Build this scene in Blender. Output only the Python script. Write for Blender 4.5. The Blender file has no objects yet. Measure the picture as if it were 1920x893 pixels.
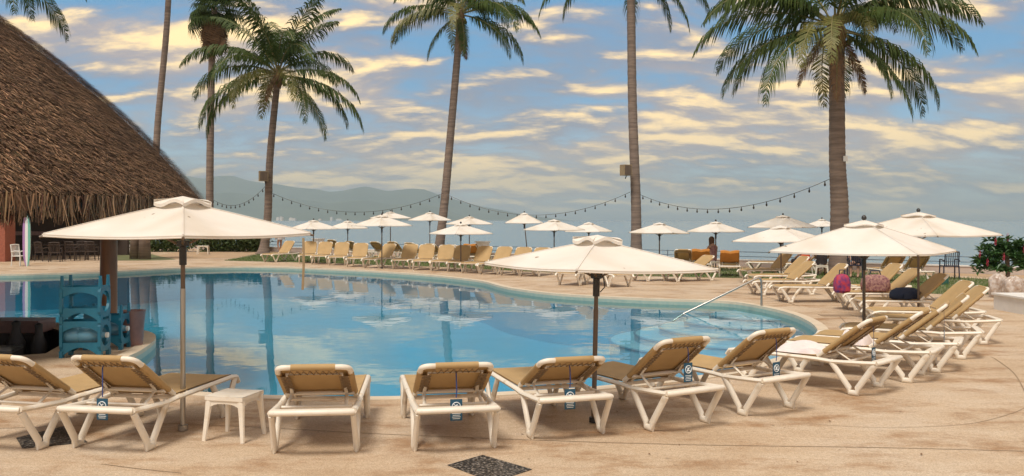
import bpy, math, random
import numpy as np
from mathutils import Vector, Matrix
from mathutils.geometry import tessellate_polygon
random.seed(7); rng = np.random.default_rng(7)
PI = math.pi; R_ = math.radians
scene = bpy.context.scene
col = scene.collection

# ------------------------------------------------------------------ camera
CAM_H, F, CX, HY = 2.0, 1700.0, 960.0, 413.0          # eye height, focal length and horizon row in photo pixels (1920 wide)
cam = bpy.data.cameras.new('camera'); camo = bpy.data.objects.new('camera', cam); col.objects.link(camo)
camo.location = (0, 0, CAM_H); camo.rotation_euler = (PI/2, 0, 0)
cam.sensor_width = 36.0; cam.lens = F/1920*36; cam.shift_y = -(446.5-HY)/1920
cam.clip_start = 0.1; cam.clip_end = 60000
scene.camera = camo

# ------------------------------------------------------------------ light
SUN_EL, SUN_AZ = R_(60), R_(205)                       # azimuth from +Y clockwise: behind the camera, a little to the left
wd = bpy.data.worlds.new('World'); scene.world = wd; wd.use_nodes = True
sun = bpy.data.lights.new('sun', 'SUN'); sun.energy = 1.5; sun.angle = R_(18); sun.color = (1.0, 0.94, 0.85)
suno = bpy.data.objects.new('sun', sun); col.objects.link(suno)
sdir = Vector((math.sin(SUN_AZ)*math.cos(SUN_EL), math.cos(SUN_AZ)*math.cos(SUN_EL), math.sin(SUN_EL)))
suno.rotation_euler = sdir.to_track_quat('Z', 'Y').to_euler(); suno.location = sdir*50
scene.view_settings.view_transform = 'Standard'; scene.view_settings.look = 'None'
scene.view_settings.exposure = 1.15; scene.view_settings.gamma = 1.0
SKY_STRENGTH = 0.1

def build_world():
    nt = wd.node_tree; N = nt.nodes; L = nt.links
    for n in list(N): N.remove(n)
    out = N.new('ShaderNodeOutputWorld'); bg = N.new('ShaderNodeBackground'); bg.inputs['Strength'].default_value = SKY_STRENGTH
    sky = N.new('ShaderNodeTexSky'); sky.sky_type = 'NISHITA'; sky.sun_disc = False
    sky.sun_elevation = SUN_EL; sky.sun_rotation = SUN_AZ; sky.dust_density = 1.2; sky.ozone_density = 2.0
    def math_(op, a, b=None, clamp=False):
        n = N.new('ShaderNodeMath'); n.operation = op; n.use_clamp = clamp
        for i, v in enumerate((a, b)):
            if v is None: continue
            if isinstance(v, (int, float)): n.inputs[i].default_value = v
            else: L.new(v, n.inputs[i])
        return n.outputs[0]
    def rng_(v, a, b, c=0.0, d=1.0):
        n = N.new('ShaderNodeMapRange'); n.interpolation_type = 'SMOOTHSTEP'; L.new(v, n.inputs['Value'])
        for k, x in zip(('From Min', 'From Max', 'To Min', 'To Max'), (a, b, c, d)): n.inputs[k].default_value = x
        return n.outputs['Result']
    def mix_(f, a, b):
        n = N.new('ShaderNodeMix'); n.data_type = 'RGBA'
        if isinstance(f, float): n.inputs['Factor'].default_value = f
        else: L.new(f, n.inputs['Factor'])
        for k, v in (('A', a), ('B', b)):
            s = [i for i in n.inputs if i.name == k and i.type == 'RGBA'][0]
            if isinstance(v, tuple): s.default_value = (*v, 1)
            else: L.new(v, s)
        return [o for o in n.outputs if o.type == 'RGBA'][0]
    tc = N.new('ShaderNodeTexCoord'); sx = N.new('ShaderNodeSeparateXYZ'); L.new(tc.outputs['Generated'], sx.inputs[0])
    z = math_('MAXIMUM', sx.outputs['Z'], 0.0); den = math_('ADD', z, 0.30)
    u = math_('DIVIDE', sx.outputs['X'], den); v = math_('DIVIDE', sx.outputs['Y'], den)
    def noise(uu, vv, w, scale, detail, rough):
        cb = N.new('ShaderNodeCombineXYZ'); L.new(uu, cb.inputs[0]); L.new(vv, cb.inputs[1]); cb.inputs[2].default_value = w
        n = N.new('ShaderNodeTexNoise'); n.inputs['Scale'].default_value = scale; n.inputs['Detail'].default_value = detail
        n.inputs['Roughness'].default_value = rough; n.inputs['Distortion'].default_value = 0.25
        L.new(cb.outputs[0], n.inputs['Vector']); return n.outputs['Fac']
    v2 = math_('MULTIPLY', v, 1.75)
    n1 = noise(u, v2, 3.1, 3.5, 12, 0.57)
    n1u = noise(u, math_('ADD', v2, -0.075), 3.1, 3.5, 12, 0.57)          # the same field a little higher up: finds the tops of the clouds
    big = noise(u, v2, 9.7, 1.3, 3, 0.5)
    dens = math_('ADD', n1, math_('MULTIPLY', math_('SUBTRACT', big, 0.5), 0.72))
    veil = rng_(dens, 0.30, 0.54)
    lit = rng_(math_('ADD', math_('MULTIPLY', math_('SUBTRACT', n1, n1u), 2.2), math_('MULTIPLY', math_('SUBTRACT', dens, 0.50), 2.6)), -0.16, 0.66)
    lit = math_('POWER', lit, 1.25)
    k = 1.0/SKY_STRENGTH
    mauve = tuple(c*k for c in (0.150, 0.150, 0.190)); cream = tuple(c*k for c in (0.82, 0.57, 0.25)); peach = tuple(c*k for c in (0.27, 0.215, 0.200))
    skyc = mix_(rng_(z, 0.0, 0.16, 0.25, 0.78), sky.outputs['Color'], tuple(c*k for c in (0.018, 0.135, 0.27)))
    body = mix_(rng_(big, 0.38, 0.62), mauve, peach)
    cl = mix_(lit, body, cream)
    low = rng_(z, -0.01, 0.045)                                                 # clouds thin out into the pale air at the horizon
    c1 = mix_(math_('MULTIPLY', veil, math_('MULTIPLY', low, 0.92)), skyc, cl)
    L.new(c1, bg.inputs['Color']); L.new(bg.outputs[0], out.inputs['Surface'])
build_world()

# ------------------------------------------------------------------ helpers
def G(px, py, z=0.0):
    """photo pixel -> point on the level z (distance comes from the ground it touches)"""
    d = F*(CAM_H-z)/(py-HY); return Vector(((px-CX)/F*d, d, z))
def tag(o, label=None, cat=None, group=None, kind=None):
    if label: o['label'] = label
    if cat: o['category'] = cat
    if group: o['group'] = group
    if kind: o['kind'] = kind
    return o
def empty(name, loc=(0, 0, 0), rz=0.0, **k):
    o = bpy.data.objects.new(name, None); o.empty_display_size = 0.1; col.objects.link(o); o.location = loc; o.rotation_euler = (0, 0, rz)
    return tag(o, **k)
def copy_tree(o, parent=None):
    c = o.copy(); col.objects.link(c); c.parent = parent
    for ch in [x for x in bpy.data.objects if x.parent == o] if o.children else []: copy_tree(ch, c)
    return c
class MB:
    def __init__(s): s.v = []; s.f = []
    def add(s, vs, fs):
        n = len(s.v); s.v += [tuple(p) for p in vs]; s.f += [tuple(i+n for i in f) for f in fs]; return s
    def box(s, c, d, rz=0.0, rx=0.0):
        M = Matrix.Translation(c) @ Matrix.Rotation(rz, 4, 'Z') @ Matrix.Rotation(rx, 4, 'X')
        h = [x/2 for x in d]
        vs = [M @ Vector((a*h[0], b*h[1], e*h[2])) for a in (-1, 1) for b in (-1, 1) for e in (-1, 1)]
        return s.add(vs, [(0, 1, 3, 2), (4, 6, 7, 5), (0, 4, 5, 1), (2, 3, 7, 6), (0, 2, 6, 4), (1, 5, 7, 3)])
    def tube(s, pts, r, n=8, rs=None, flat=1.0, up=None, cap=True):
        """swept tube; rs = radius per point, flat squeezes the section across 'up'"""
        pts = [Vector(p) for p in pts]; rings = []
        ref = Vector(up) if up else None
        prev = None
        for i, p in enumerate(pts):
            t = (pts[min(i+1, len(pts)-1)]-pts[max(i-1, 0)]).normalized()
            if ref is not None: a = t.cross(ref)
            elif prev is None: a = t.cross(Vector((0, 0, 1)) if abs(t.z) < .9 else Vector((0, 1, 0)))
            else: a = prev-t*prev.dot(t)
            if a.length < 1e-6: a = t.orthogonal()
            a.normalize(); prev = a; b = t.cross(a).normalized()
            rr = rs[i] if rs else r
            rings.append([p+a*math.cos(2*PI*k/n)*rr+b*math.sin(2*PI*k/n)*rr*flat for k in range(n)])
        vs = [q for rg in rings for q in rg]; fs = []
        for i in range(len(rings)-1):
            for k in range(n): fs.append((i*n+k, i*n+(k+1) % n, (i+1)*n+(k+1) % n, (i+1)*n+k))
        if cap: fs.append(tuple(range(n-1, -1, -1))); fs.append(tuple((len(rings)-1)*n+k for k in range(n)))
        return s.add(vs, fs)
    def lathe(s, prof, n=20, c=(0, 0, 0)):
        vs = []; fs = []; c = Vector(c)
        for r, z in prof: vs += [c+Vector((r*math.cos(2*PI*k/n), r*math.sin(2*PI*k/n), z)) for k in range(n)]
        for i in range(len(prof)-1):
            for k in range(n): fs.append((i*n+k, i*n+(k+1) % n, (i+1)*n+(k+1) % n, (i+1)*n+k))
        fs.append(tuple(range(n-1, -1, -1))); fs.append(tuple((len(prof)-1)*n+k for k in range(n)))
        return s.add(vs, fs)
    def grid(s, fn, nu, nv):
        vs = [fn(i/nu, j/nv) for j in range(nv+1) for i in range(nu+1)]
        return s.add(vs, [(j*(nu+1)+i, j*(nu+1)+i+1, (j+1)*(nu+1)+i+1, (j+1)*(nu+1)+i) for j in range(nv) for i in range(nu)])
    def mesh(s, name, mat, smooth=True):
        m = bpy.data.meshes.new(name); m.from_pydata(s.v, [], s.f); m.materials.append(mat)
        m.polygons.foreach_set('use_smooth', [smooth]*len(m.polygons)); m.update(); return m
    def build(s, name, mat, parent=None, smooth=True, auto=True):
        m = s.mesh(name, mat, smooth)
        o = bpy.data.objects.new(name, m); col.objects.link(o); o.parent = parent
        if smooth and auto: m.set_sharp_from_angle(angle=R_(42))
        return o
def flat_poly(loops, z):
    """horizontal sheet from an outer loop and holes"""
    L3 = [[Vector((p[0], p[1], 0)) for p in lp] for lp in loops]
    tris = tessellate_polygon(L3); vs = [(p.x, p.y, z) for lp in L3 for p in lp]
    fs = []
    for t in tris:
        a, b, c = [Vector(vs[i]) for i in t]
        fs.append(t if (b-a).cross(c-a).z > 0 else t[::-1])
    m = MB(); m.add(vs, fs); return m
def spline(pts, n=8, closed=True):
    out = []; k = len(pts)
    for i in range(k if closed else k-1):
        p = [Vector(pts[(i+j) % k] if closed else pts[max(0, min(k-1, i+j))]) for j in (-1, 0, 1, 2)]
        for q in range(n):
            t = q/n
            out.append(0.5*((2*p[1])+(p[2]-p[0])*t+(2*p[0]-5*p[1]+4*p[2]-p[3])*t*t+(3*p[1]-p[0]-3*p[2]+p[3])*t**3))
    if not closed: out.append(Vector(pts[-1]))
    return out

# ------------------------------------------------------------------ materials
def mat(name, base, rough=0.6, var=None, scale=8.0, detail=4, bump=0.0, bscale=None, metal=0.0, trans=0.0, stretch=(1, 1, 1), coords='Object', attr=None, spec=0.5):
    m = bpy.data.materials.new(name); m.use_nodes = True; nt = m.node_tree; N = nt.nodes; L = nt.links
    p = N['Principled BSDF']; p.inputs['Base Color'].default_value = (*base, 1); p.inputs['Roughness'].default_value = rough
    p.inputs['Metallic'].default_value = metal; p.inputs['Specular IOR Level'].default_value = spec
    tc = N.new('ShaderNodeTexCoord'); mp = N.new('ShaderNodeMapping'); mp.inputs['Scale'].default_value = stretch
    L.new(tc.outputs[coords], mp.inputs[0])
    csrc = None
    if var:
        n = N.new('ShaderNodeTexNoise'); n.inputs['Scale'].default_value = scale; n.inputs['Detail'].default_value = detail; n.inputs['Roughness'].default_value = .62
        L.new(mp.outputs[0], n.inputs['Vector'])
        cr = N.new('ShaderNodeValToRGB'); e = cr.color_ramp.elements
        e[0].position = .3 if name != 'pebble_mosaic' else .5; e[0].color = (*var, 1); e[1].position = .7; e[1].color = (*base, 1)
        L.new(n.outputs['Fac'], cr.inputs[0]); csrc = cr.outputs[0]
    if attr:
        a = N.new('ShaderNodeVertexColor'); a.layer_name = attr
        if csrc:
            mx = N.new('ShaderNodeMix'); mx.data_type = 'RGBA'; mx.blend_type = 'MULTIPLY'; mx.inputs['Factor'].default_value = 1
            s = [i for i in mx.inputs if i.type == 'RGBA']; L.new(csrc, s[0]); L.new(a.outputs['Color'], s[1]); csrc = [o for o in mx.outputs if o.type == 'RGBA'][0]
        else: csrc = a.outputs['Color']
    if csrc: L.new(csrc, p.inputs['Base Color'])
    if bump:
        b = N.new('ShaderNodeTexNoise'); b.inputs['Scale'].default_value = bscale or scale*6; b.inputs['Detail'].default_value = 4
        L.new(mp.outputs[0], b.inputs['Vector'])
        bn = N.new('ShaderNodeBump'); bn.inputs['Strength'].default_value = bump; bn.inputs['Distance'].default_value = .01
        L.new(b.outputs['Fac'], bn.inputs['Height']); L.new(bn.outputs[0], p.inputs['Normal'])
    if trans:
        t = N.new('ShaderNodeBsdfTranslucent'); ms = N.new('ShaderNodeMixShader'); ms.inputs[0].default_value = trans
        if csrc: L.new(csrc, t.inputs['Color'])
        else: t.inputs['Color'].default_value = (*base, 1)
        L.new(p.outputs[0], ms.inputs[1]); L.new(t.outputs[0], ms.inputs[2]); L.new(ms.outputs[0], N['Material Output'].inputs['Surface'])
    return m
M = {}
def deck_material():
    m = bpy.data.materials.new('deck_stone'); m.use_nodes = True; N = m.node_tree.nodes; L = m.node_tree.links
    p = N['Principled BSDF']; p.inputs['Roughness'].default_value = .62; p.inputs['Specular IOR Level'].default_value = .3
    tc = N.new('ShaderNodeTexCoord')
    def noise(scale, det, rough=.6, st=(1, 1, 1)):
        mp = N.new('ShaderNodeMapping'); mp.inputs['Scale'].default_value = st; L.new(tc.outputs['Object'], mp.inputs[0])
        n = N.new('ShaderNodeTexNoise'); n.inputs['Scale'].default_value = scale; n.inputs['Detail'].default_value = det; n.inputs['Roughness'].default_value = rough
        L.new(mp.outputs[0], n.inputs['Vector']); return n.outputs['Fac']
    def ramp(f, stops):
        c = N.new('ShaderNodeValToRGB'); e = c.color_ramp.elements
        while len(e) < len(stops): e.new(.5)
        for q, (pos, cc) in zip(e, stops): q.position = pos; q.color = (*cc, 1)
        L.new(f, c.inputs[0]); return c.outputs[0]
    def mul(a, b, f=1.0):
        n = N.new('ShaderNodeMix'); n.data_type = 'RGBA'; n.blend_type = 'MULTIPLY'; n.inputs['Factor'].default_value = f
        s = [i for i in n.inputs if i.type == 'RGBA']; L.new(a, s[0]); L.new(b, s[1]); return [o for o in n.outputs if o.type == 'RGBA'][0]
    base = ramp(noise(.45, 5), [(.30, (.56, .42, .28)), (.50, (.66, .52, .37)), (.70, (.70, .59, .46))])
    stain = ramp(noise(.9, 7, .68, (1, 1.6, 1)), [(.34, (.64, .49, .36)), (.50, (1, 1, 1))])
    speck = ramp(noise(75, 3, .7), [(.34, (.62, .56, .5)), (.55, (1, 1, 1))])
    grit = ramp(noise(22, 5, .75), [(.3, (.74, .70, .66)), (.62, (1, 1, 1))])
    streak = ramp(noise(1.6, 5, .6, (.6, 2.2, 1)), [(.35, (.90, .86, .82)), (.6, (1, 1, 1))])
    c = mul(mul(mul(mul(base, stain), speck), grit), streak)
    L.new(c, p.inputs['Base Color'])
    bn = N.new('ShaderNodeBump'); bn.inputs['Strength'].default_value = .25; bn.inputs['Distance'].default_value = .006
    L.new(noise(60, 4, .7), bn.inputs['Height']); L.new(bn.outputs[0], p.inputs['Normal'])
    return m
M['deck'] = deck_material()
M['coping'] = mat('coping_stone', (.66, .55, .41), .6, (.57, .46, .33), 3, bump=.2, bscale=60)
M['joint'] = mat('joint_grout', (.24, .16, .10), .9, (.30, .21, .13), 2)
M['pebble'] = mat('pebble_mosaic', (.34, .29, .24), .5, (.012, .011, .010), 42, 2, bump=.6, bscale=55)
M['lawn'] = mat('lawn_soil', (.10, .14, .035), .9, (.16, .13, .07), 1.2)
M['grass'] = mat('grass_blades', (.09, .19, .03), .7, (.14, .16, .05), 1.5, trans=.25)
M['sand'] = mat('sand_path', (.46, .31, .18), .95, (.36, .24, .14), 1.5, bump=.3, bscale=30)
M['pooltile'] = mat('pool_plaster', (.11, .43, .56), .5, (.09, .38, .51), 1.4)
M['band'] = mat('waterline_tile', (.36, .42, .34), .35, (.27, .36, .32), 9)
M['step'] = mat('pool_step', (.42, .62, .70), .5, (.36, .56, .66), 3)
M['navystep'] = mat('nosing_tile', (.20, .36, .45), .5)
M['plastic'] = mat('cream_plastic', (.82, .75, .64), .42, (.76, .67, .54), 5, bump=.03, bscale=40)
M['sling'] = mat('tan_sling', (.54, .36, .165), .75, (.46, .30, .13), 3, bump=.12, bscale=220, trans=.14)
M['lace'] = mat('lacing_cord', (.24, .16, .085), .8)
M['canvas'] = mat('cream_canvas', (.86, .80, .72), .85, (.81, .74, .65), 2.5, bump=.06, bscale=160, trans=.18)
def speckle(m, scale, lo, hi, dark):
    N = m.node_tree.nodes; L = m.node_tree.links; tc = N.new('ShaderNodeTexCoord'); n = N.new('ShaderNodeTexNoise'); n.inputs['Scale'].default_value = scale; n.inputs['Detail'].default_value = 1
    L.new(tc.outputs['Object'], n.inputs['Vector']); r = N.new('ShaderNodeValToRGB'); e = r.color_ramp.elements; e[0].position = lo; e[0].color = (*dark, 1); e[1].position = hi; e[1].color = (1, 1, 1, 1); L.new(n.outputs['Fac'], r.inputs[0])
    for p in [x for x in N if x.type in ('BSDF_PRINCIPLED', 'BSDF_TRANSLUCENT')]:
        i = p.inputs['Base Color' if p.type == 'BSDF_PRINCIPLED' else 'Color']; src = i.links[0].from_socket; x = N.new('ShaderNodeMix'); x.data_type = 'RGBA'; x.blend_type = 'MULTIPLY'; x.inputs['Factor'].default_value = 1
        q = [k for k in x.inputs if k.type == 'RGBA']; L.new(src, q[0]); L.new(r.outputs[0], q[1]); L.new([o for o in x.outputs if o.type == 'RGBA'][0], i)
speckle(M['canvas'], 9, .20, .235, (.45, .38, .30)); speckle(M['canvas'], 1.3, .30, .55, (.88, .84, .78)); speckle(M['plastic'], 6, .26, .40, (.72, .62, .5))
M['wood'] = mat('umbrella_wood', (.17, .115, .075), .5, (.11, .075, .05), 6, stretch=(1, 1, .1))
M['dark'] = mat('dark_metal', (.025, .022, .02), .4)
M['steel'] = mat('brushed_steel', (.42, .40, .37), .28, metal=.9)
M['trunk'] = mat('palm_bark', (.29, .215, .165), .9, (.14, .10, .08), 1.6, bump=.8, bscale=5, stretch=(.6, .6, 6))
M['frond'] = mat('palm_leaf', (.085, .115, .024), .6, (.038, .070, .018), 1.2, trans=.25, spec=.25)
M['frondy'] = mat('palm_leaf_yellowing', (.22, .19, .045), .55, (.11, .13, .03), 1.2, trans=.22)
M['dead'] = mat('dead_palm_leaf', (.26, .15, .075), .9, (.14, .08, .045), 2)
M['rachis'] = mat('palm_rib', (.20, .17, .06), .6)
M['straw'] = mat('thatch_straw', (.28, .175, .105), .9, (.17, .105, .065), 1.3, attr='tint')
M['core'] = mat('thatch_core', (.07, .04, .022), 1.0)
M['column'] = mat('varnished_log', (.30, .12, .045), .4, (.19, .07, .03), 3, stretch=(3, 3, .4), bump=.15)
M['brick'] = mat('red_brick', (.36, .12, .07), .9, (.26, .08, .05), 14)
M['white'] = mat('white_paint', (.74, .72, .68), .6, (.66, .63, .58), 3)
M['wall'] = mat('sea_wall_plaster', (.58, .47, .39), .8, (.47, .38, .32), 1.5)
M['rail'] = mat('rail_paint', (.10, .13, .16), .5)
M['bluep'] = mat('blue_plastic', (.010, .15, .23), .4, (.008, .11, .18), 4)
M['jug'] = mat('jug_blue', (.10, .26, .36), .15)
M['darkbar'] = mat('dark_bar_stone', (.045, .035, .03), .5, (.025, .02, .018), 4)
M['counter'] = mat('bar_counter', (.24, .13, .11), .4, (.16, .085, .075), 5)
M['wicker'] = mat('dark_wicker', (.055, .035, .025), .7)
M['navy'] = mat('navy_plastic', (.018, .022, .045), .4)
M['tag'] = mat('tag_card', (.012, .075, .13), .5)
M['tagw'] = mat('tag_print', (.75, .78, .78), .6)
M['ribbon'] = mat('tag_ribbon', (.03, .05, .18), .7)
M['towel'] = mat('white_towel', (.78, .70, .66), .95, (.68, .58, .55), 5, bump=.4, bscale=90)
M['orange'] = mat('orange_towel', (.56, .23, .045), .95, (.46, .18, .035), 4, bump=.4, bscale=90)
M['skin'] = mat('skin', (.42, .24, .16), .6)
M['hair'] = mat('hair_brown', (.10, .05, .025), .7)
M['red'] = mat('red_fabric', (.50, .04, .05), .7, (.06, .03, .18), 9, 1)
M['orangered'] = mat('orange_shirt', (.70, .10, .03), .8)
M['print'] = mat('patterned_fabric', (.42, .24, .18), .8, (.16, .05, .07), 22, 1)
M['navyf'] = mat('navy_fabric', (.018, .028, .06), .8)
M['pale'] = mat('pale_fabric', (.66, .62, .60), .9)
M['blackf'] = mat('dark_fabric', (.03, .022, .022), .9)
M['hedge'] = mat('hedge_leaf', (.055, .10, .025), .6, (.10, .12, .03), 2, trans=.2)
M['shrub'] = mat('shrub_leaf', (.035, .10, .03), .45, (.06, .12, .03), 3, trans=.15)
M['flower'] = mat('red_flower', (.42, .03, .07), .6)
M['sack'] = mat('clear_sack', (.62, .56, .50), .25, (.34, .22, .15), 9, 3, bump=.8, bscale=14)
M['speaker'] = mat('speaker_box', (.34, .25, .14), .6, (.28, .2, .11), 10)
M['bulb'] = mat('bulb_glass', (.05, .045, .04), .2)
M['hill'] = mat('forest_hill', (.12, .145, .10), 1.0, (.07, .095, .06), .002)
M['green'] = mat('green_paint', (.02, .10, .075), .5)
M['boardw'] = mat('board_white', (.75, .76, .74), .4); M['boardg'] = mat('board_green', (.16, .45, .36), .4); M['boardp'] = mat('board_purple', (.38, .20, .42), .4)

def water_material(name, tint, ripple, scale, stretch, rough=0.0):
    m = bpy.data.materials.new(name); m.use_nodes = True; N = m.node_tree.nodes; L = m.node_tree.links
    N.remove(N['Principled BSDF'])
    tc = N.new('ShaderNodeTexCoord'); mp = N.new('ShaderNodeMapping'); mp.inputs['Scale'].default_value = stretch; L.new(tc.outputs['Object'], mp.inputs[0])
    n = N.new('ShaderNodeTexNoise'); n.inputs['Scale'].default_value = scale; n.inputs['Detail'].default_value = 2; L.new(mp.outputs[0], n.inputs['Vector'])
    b = N.new('ShaderNodeBump'); b.inputs['Strength'].default_value = 1; b.inputs['Distance'].default_value = ripple; L.new(n.outputs['Fac'], b.inputs['Height'])
    fr = N.new('ShaderNodeFresnel'); fr.inputs['IOR'].default_value = 1.33; L.new(b.outputs[0], fr.inputs['Normal'])
    gl = N.new('ShaderNodeBsdfGlossy'); gl.inputs['Roughness'].default_value = rough; L.new(b.outputs[0], gl.inputs['Normal'])
    tr = N.new('ShaderNodeBsdfTransparent'); tr.inputs['Color'].default_value = (*tint, 1)
    ms = N.new('ShaderNodeMixShader'); L.new(fr.outputs[0], ms.inputs[0]); L.new(tr.outputs[0], ms.inputs[1]); L.new(gl.outputs[0], ms.inputs[2])
    L.new(ms.outputs[0], N['Material Output'].inputs['Surface']); return m
M['water'] = water_material('pool_water', (.62, .88, .94), .0036, 1.5, (1, 1.0, 1), .015)
m = mat('sea_water', (.10, .21, .27), .2, bump=0); M['sea'] = m
_N = m.node_tree.nodes; _L = m.node_tree.links
_t = _N.new('ShaderNodeTexCoord'); _n = _N.new('ShaderNodeTexNoise'); _n.inputs['Scale'].default_value = .35; _n.inputs['Detail'].default_value = 6
_b = _N.new('ShaderNodeBump'); _b.inputs['Strength'].default_value = .5; _b.inputs['Distance'].default_value = .25
_L.new(_t.outputs['Object'], _n.inputs['Vector']); _L.new(_n.outputs['Fac'], _b.inputs['Height']); _L.new(_b.outputs[0], _N['Principled BSDF'].inputs['Normal'])

# ------------------------------------------------------------------ the setting
WZ = -0.13                                              # water level below the deck
pool_px = [(520, 501), (600, 504), (700, 509), (800, 516), (860, 522), (905, 528), (935, 536), (965, 542), (1050, 552), (1200, 560), (1350, 565), (1420, 574), (1480, 588), (1520, 606), (1534, 625),
           (1522, 644), (1480, 664), (1385, 692), (1300, 707), (1200, 718), (1080, 729), (930, 737), (800, 743), (675, 745), (480, 742), (400, 738), (300, 728), (240, 703), (225, 680), (268, 656), (292, 635), (280, 623), (236, 616)]
pool = [G(*p) for p in pool_px]
pool += [Vector((-8.5, 17.5, 0)), Vector((-10.5, 17.9, 0)), Vector((-16, 18.2, 0)), Vector((-24, 19.5, 0)), Vector((-27, 26, 0)), Vector((-25, 33.0, 0)), G(0, 515), G(100, 513), G(200, 510), G(330, 503), G(440, 500.5)]
pool_loop = spline(pool, 6)
pit = [Vector(p+(0,)) for p in ((-15, 17.0), (-8.6, 16.9), (-7.5, 15.6), (-7.0, 13.6), (-8.6, 12.6), (-15, 12.4))]
# shore line: nearer on the right
SH0, SH1 = Vector((-60, 91, 0)), Vector((60, 2.6, 0))
def shore(x): return 46.6-0.735*x
deck_outer = [(-80, -60), (60, -60), (60, shore(60)-.02), (-60, shore(-60)-.02), (-80, shore(-60)-.02)]
deck = flat_poly([deck_outer, pool_loop, pit], 0.0).build('deck', M['deck'], smooth=False); tag(deck, kind='structure')
def ribbon(loop, w, z, closed=True):
    """strip of width w outside a loop"""
    n = len(loop); vs = []; fs = []
    for i, p in enumerate(loop):
        t = (loop[(i+1) % n]-loop[i-1]); t.z = 0; t.normalize(); nr = Vector((-t.y, t.x, 0))
        vs += [(p.x, p.y, z), (p.x+nr.x*w, p.y+nr.y*w, z)]
    for i in range(n if closed else n-1):
        j = (i+1) % n; fs.append((2*i, 2*i+1, 2*j+1, 2*j))
    return vs, fs
area = sum(pool_loop[i-1].x*pool_loop[i].y-pool_loop[i].x*pool_loop[i-1].y for i in range(len(pool_loop)))
sgn = -1 if area > 0 else 1                              # outward side
cop = MB(); vs, fs = ribbon(pool_loop, .2*sgn, .012); n0 = len(pool_loop)
cop.add(vs, fs)
inn = [Vector((p.x, p.y, 0)) for p in pool_loop]
vs2 = [q for p in inn for q in ((p.x, p.y, .012), (p.x, p.y, -.05))]
cop.add(vs2, [(2*i, 2*i+1, 2*((i+1) % n0)+1, 2*((i+1) % n0)) for i in range(n0)])
vs3, _ = ribbon(pool_loop, .2*sgn, .012); outer = vs3[1::2]
cop.add([q for p in outer for q in (p, (p[0], p[1], 0))], [(2*i, 2*i+1, 2*((i+1) % n0)+1, 2*((i+1) % n0)) for i in range(n0)])
tag(cop.build('pool_coping', M['coping'], smooth=False), kind='structure')
def wall_loop(loop, z0, z1):
    n = len(loop); m = MB(); m.add([q for p in loop for q in ((p.x, p.y, z0), (p.x, p.y, z1))], [(2*i, 2*i+1, 2*((i+1) % n)+1, 2*((i+1) % n)) for i in range(n)]); return m
basin = flat_poly([pool_loop], -1.35); w = wall_loop(pool_loop, -.26, -1.35); basin.add(w.v, w.f)
tag(basin.build('pool_basin', M['pooltile'], smooth=False), kind='structure')
tag(wall_loop(pool_loop, -.05, -.26).build('pool_waterline_band', M['band'], smooth=False), kind='structure')
tag(flat_poly([pool_loop], WZ).build('pool_water', M['water'], smooth=False), kind='structure')
stc = G(1425, 575)                                       # underwater entry steps fan out from the far edge
for i, r in enumerate((3.3, 2.75, 2.2, 1.65, 1.1)):
    zt = -.80+i*.15
    pts = [stc+Vector((r*1.05*math.cos(a), r*.95*math.sin(a), 0)) for a in [2*PI*k/64 for k in range(64)]]
    inside = [Vector((p.x, p.y, 0)) for p in pts]
    m = flat_poly([inside], zt); wl = wall_loop(inside, zt, -1.35); m.add(wl.v, wl.f)
    so = tag(m.build('pool_step', M['step'], smooth=False), kind='structure'); MB().tube(inside+inside[:1], .028, 5, cap=False).build('step_nosing', M['navystep'], so).location = (0, 0, zt)
# pit of the swim-up bar
pm = flat_poly([pit], -.85); wl = wall_loop(pit, 0, -.85); pm.add(wl.v, wl.f)
tag(pm.build('bar_pit', M['darkbar'], smooth=False), kind='structure')
# slab joints and pebble inlays in the deck
def joint(pts, w=.012):
    p = spline([G(*q) for q in pts], 8, False); m = MB(); vs, fs = ribbon(p, w, .004, False); m.add(vs, fs)
    m.build('joint', M['joint'], deck, smooth=False)
joint([(-60, 806), (130, 800), (300, 795), (480, 802), (700, 814), (1000, 826), (1300, 835), (1640, 840), (1960, 848)])
joint([(1480, 792), (1600, 801), (1700, 802), (1820, 795), (1900, 775), (1930, 760)], .007)
joint([(190, 871), (260, 880), (340, 888)], .009)
joint([(1570, 590), (1590, 612), (1600, 630)], .02); joint([(1860, 670), (1900, 700), (1925, 745)], .012)
joint([(1100, 540), (1200, 545), (1400, 552), (1500, 575)], .03)
for pts in ([(838, 873), (905, 854), (998, 881), (925, 905)], [(30, 822), (120, 800), (165, 830), (42, 842)]):
    q = [G(*p) for p in pts]; m = flat_poly([q], .005); m.build('pebble_inlay', M['pebble'], deck, smooth=False)
for (x, y) in ((70, 506), (1570, 592)):
    c = G(x, y); m = MB(); m.box(c+Vector((0, 0, .004)), (.7, .35, .006)); m.build('drain_cover', M['joint'], deck, smooth=False)
# lawn and sand behind the deck
lawn_px = [(420, 489), (500, 491), (600, 493), (700, 497), (800, 500), (900, 505), (1000, 510), (1100, 514), (1200, 518), (1300, 520), (1400, 522), (1480, 527), (1600, 540), (1700, 548), (1780, 553), (1880, 552)]
near = [G(*p) for p in lawn_px]
farl = [Vector((p.x+1.5, shore(p.x+1.5)-2.6, 0)) for p in near]
lawn_loop = near+[Vector((16.5, 30, 0))]+[Vector((x, shore(x)-2.4, 0)) for x in (14, 8, 2, -4, -10, -15)]
lawn = flat_poly([lawn_loop], .005).build('lawn', M['lawn'], smooth=False); tag(lawn, kind='structure')
sand_loop = [Vector((x, shore(x)-2.4, 0)) for x in (-24, -15, -4, 8, 16, 24)]+[Vector((x, shore(x)-.3, 0)) for x in (24, 8, -4, -24)]
tag(flat_poly([sand_loop], .004).build('sand_path', M['sand'], smooth=False), kind='structure')
lp = [G(290, 480), G(330, 474), G(420, 471), G(480, 476), G(440, 484), G(330, 486)]
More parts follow.
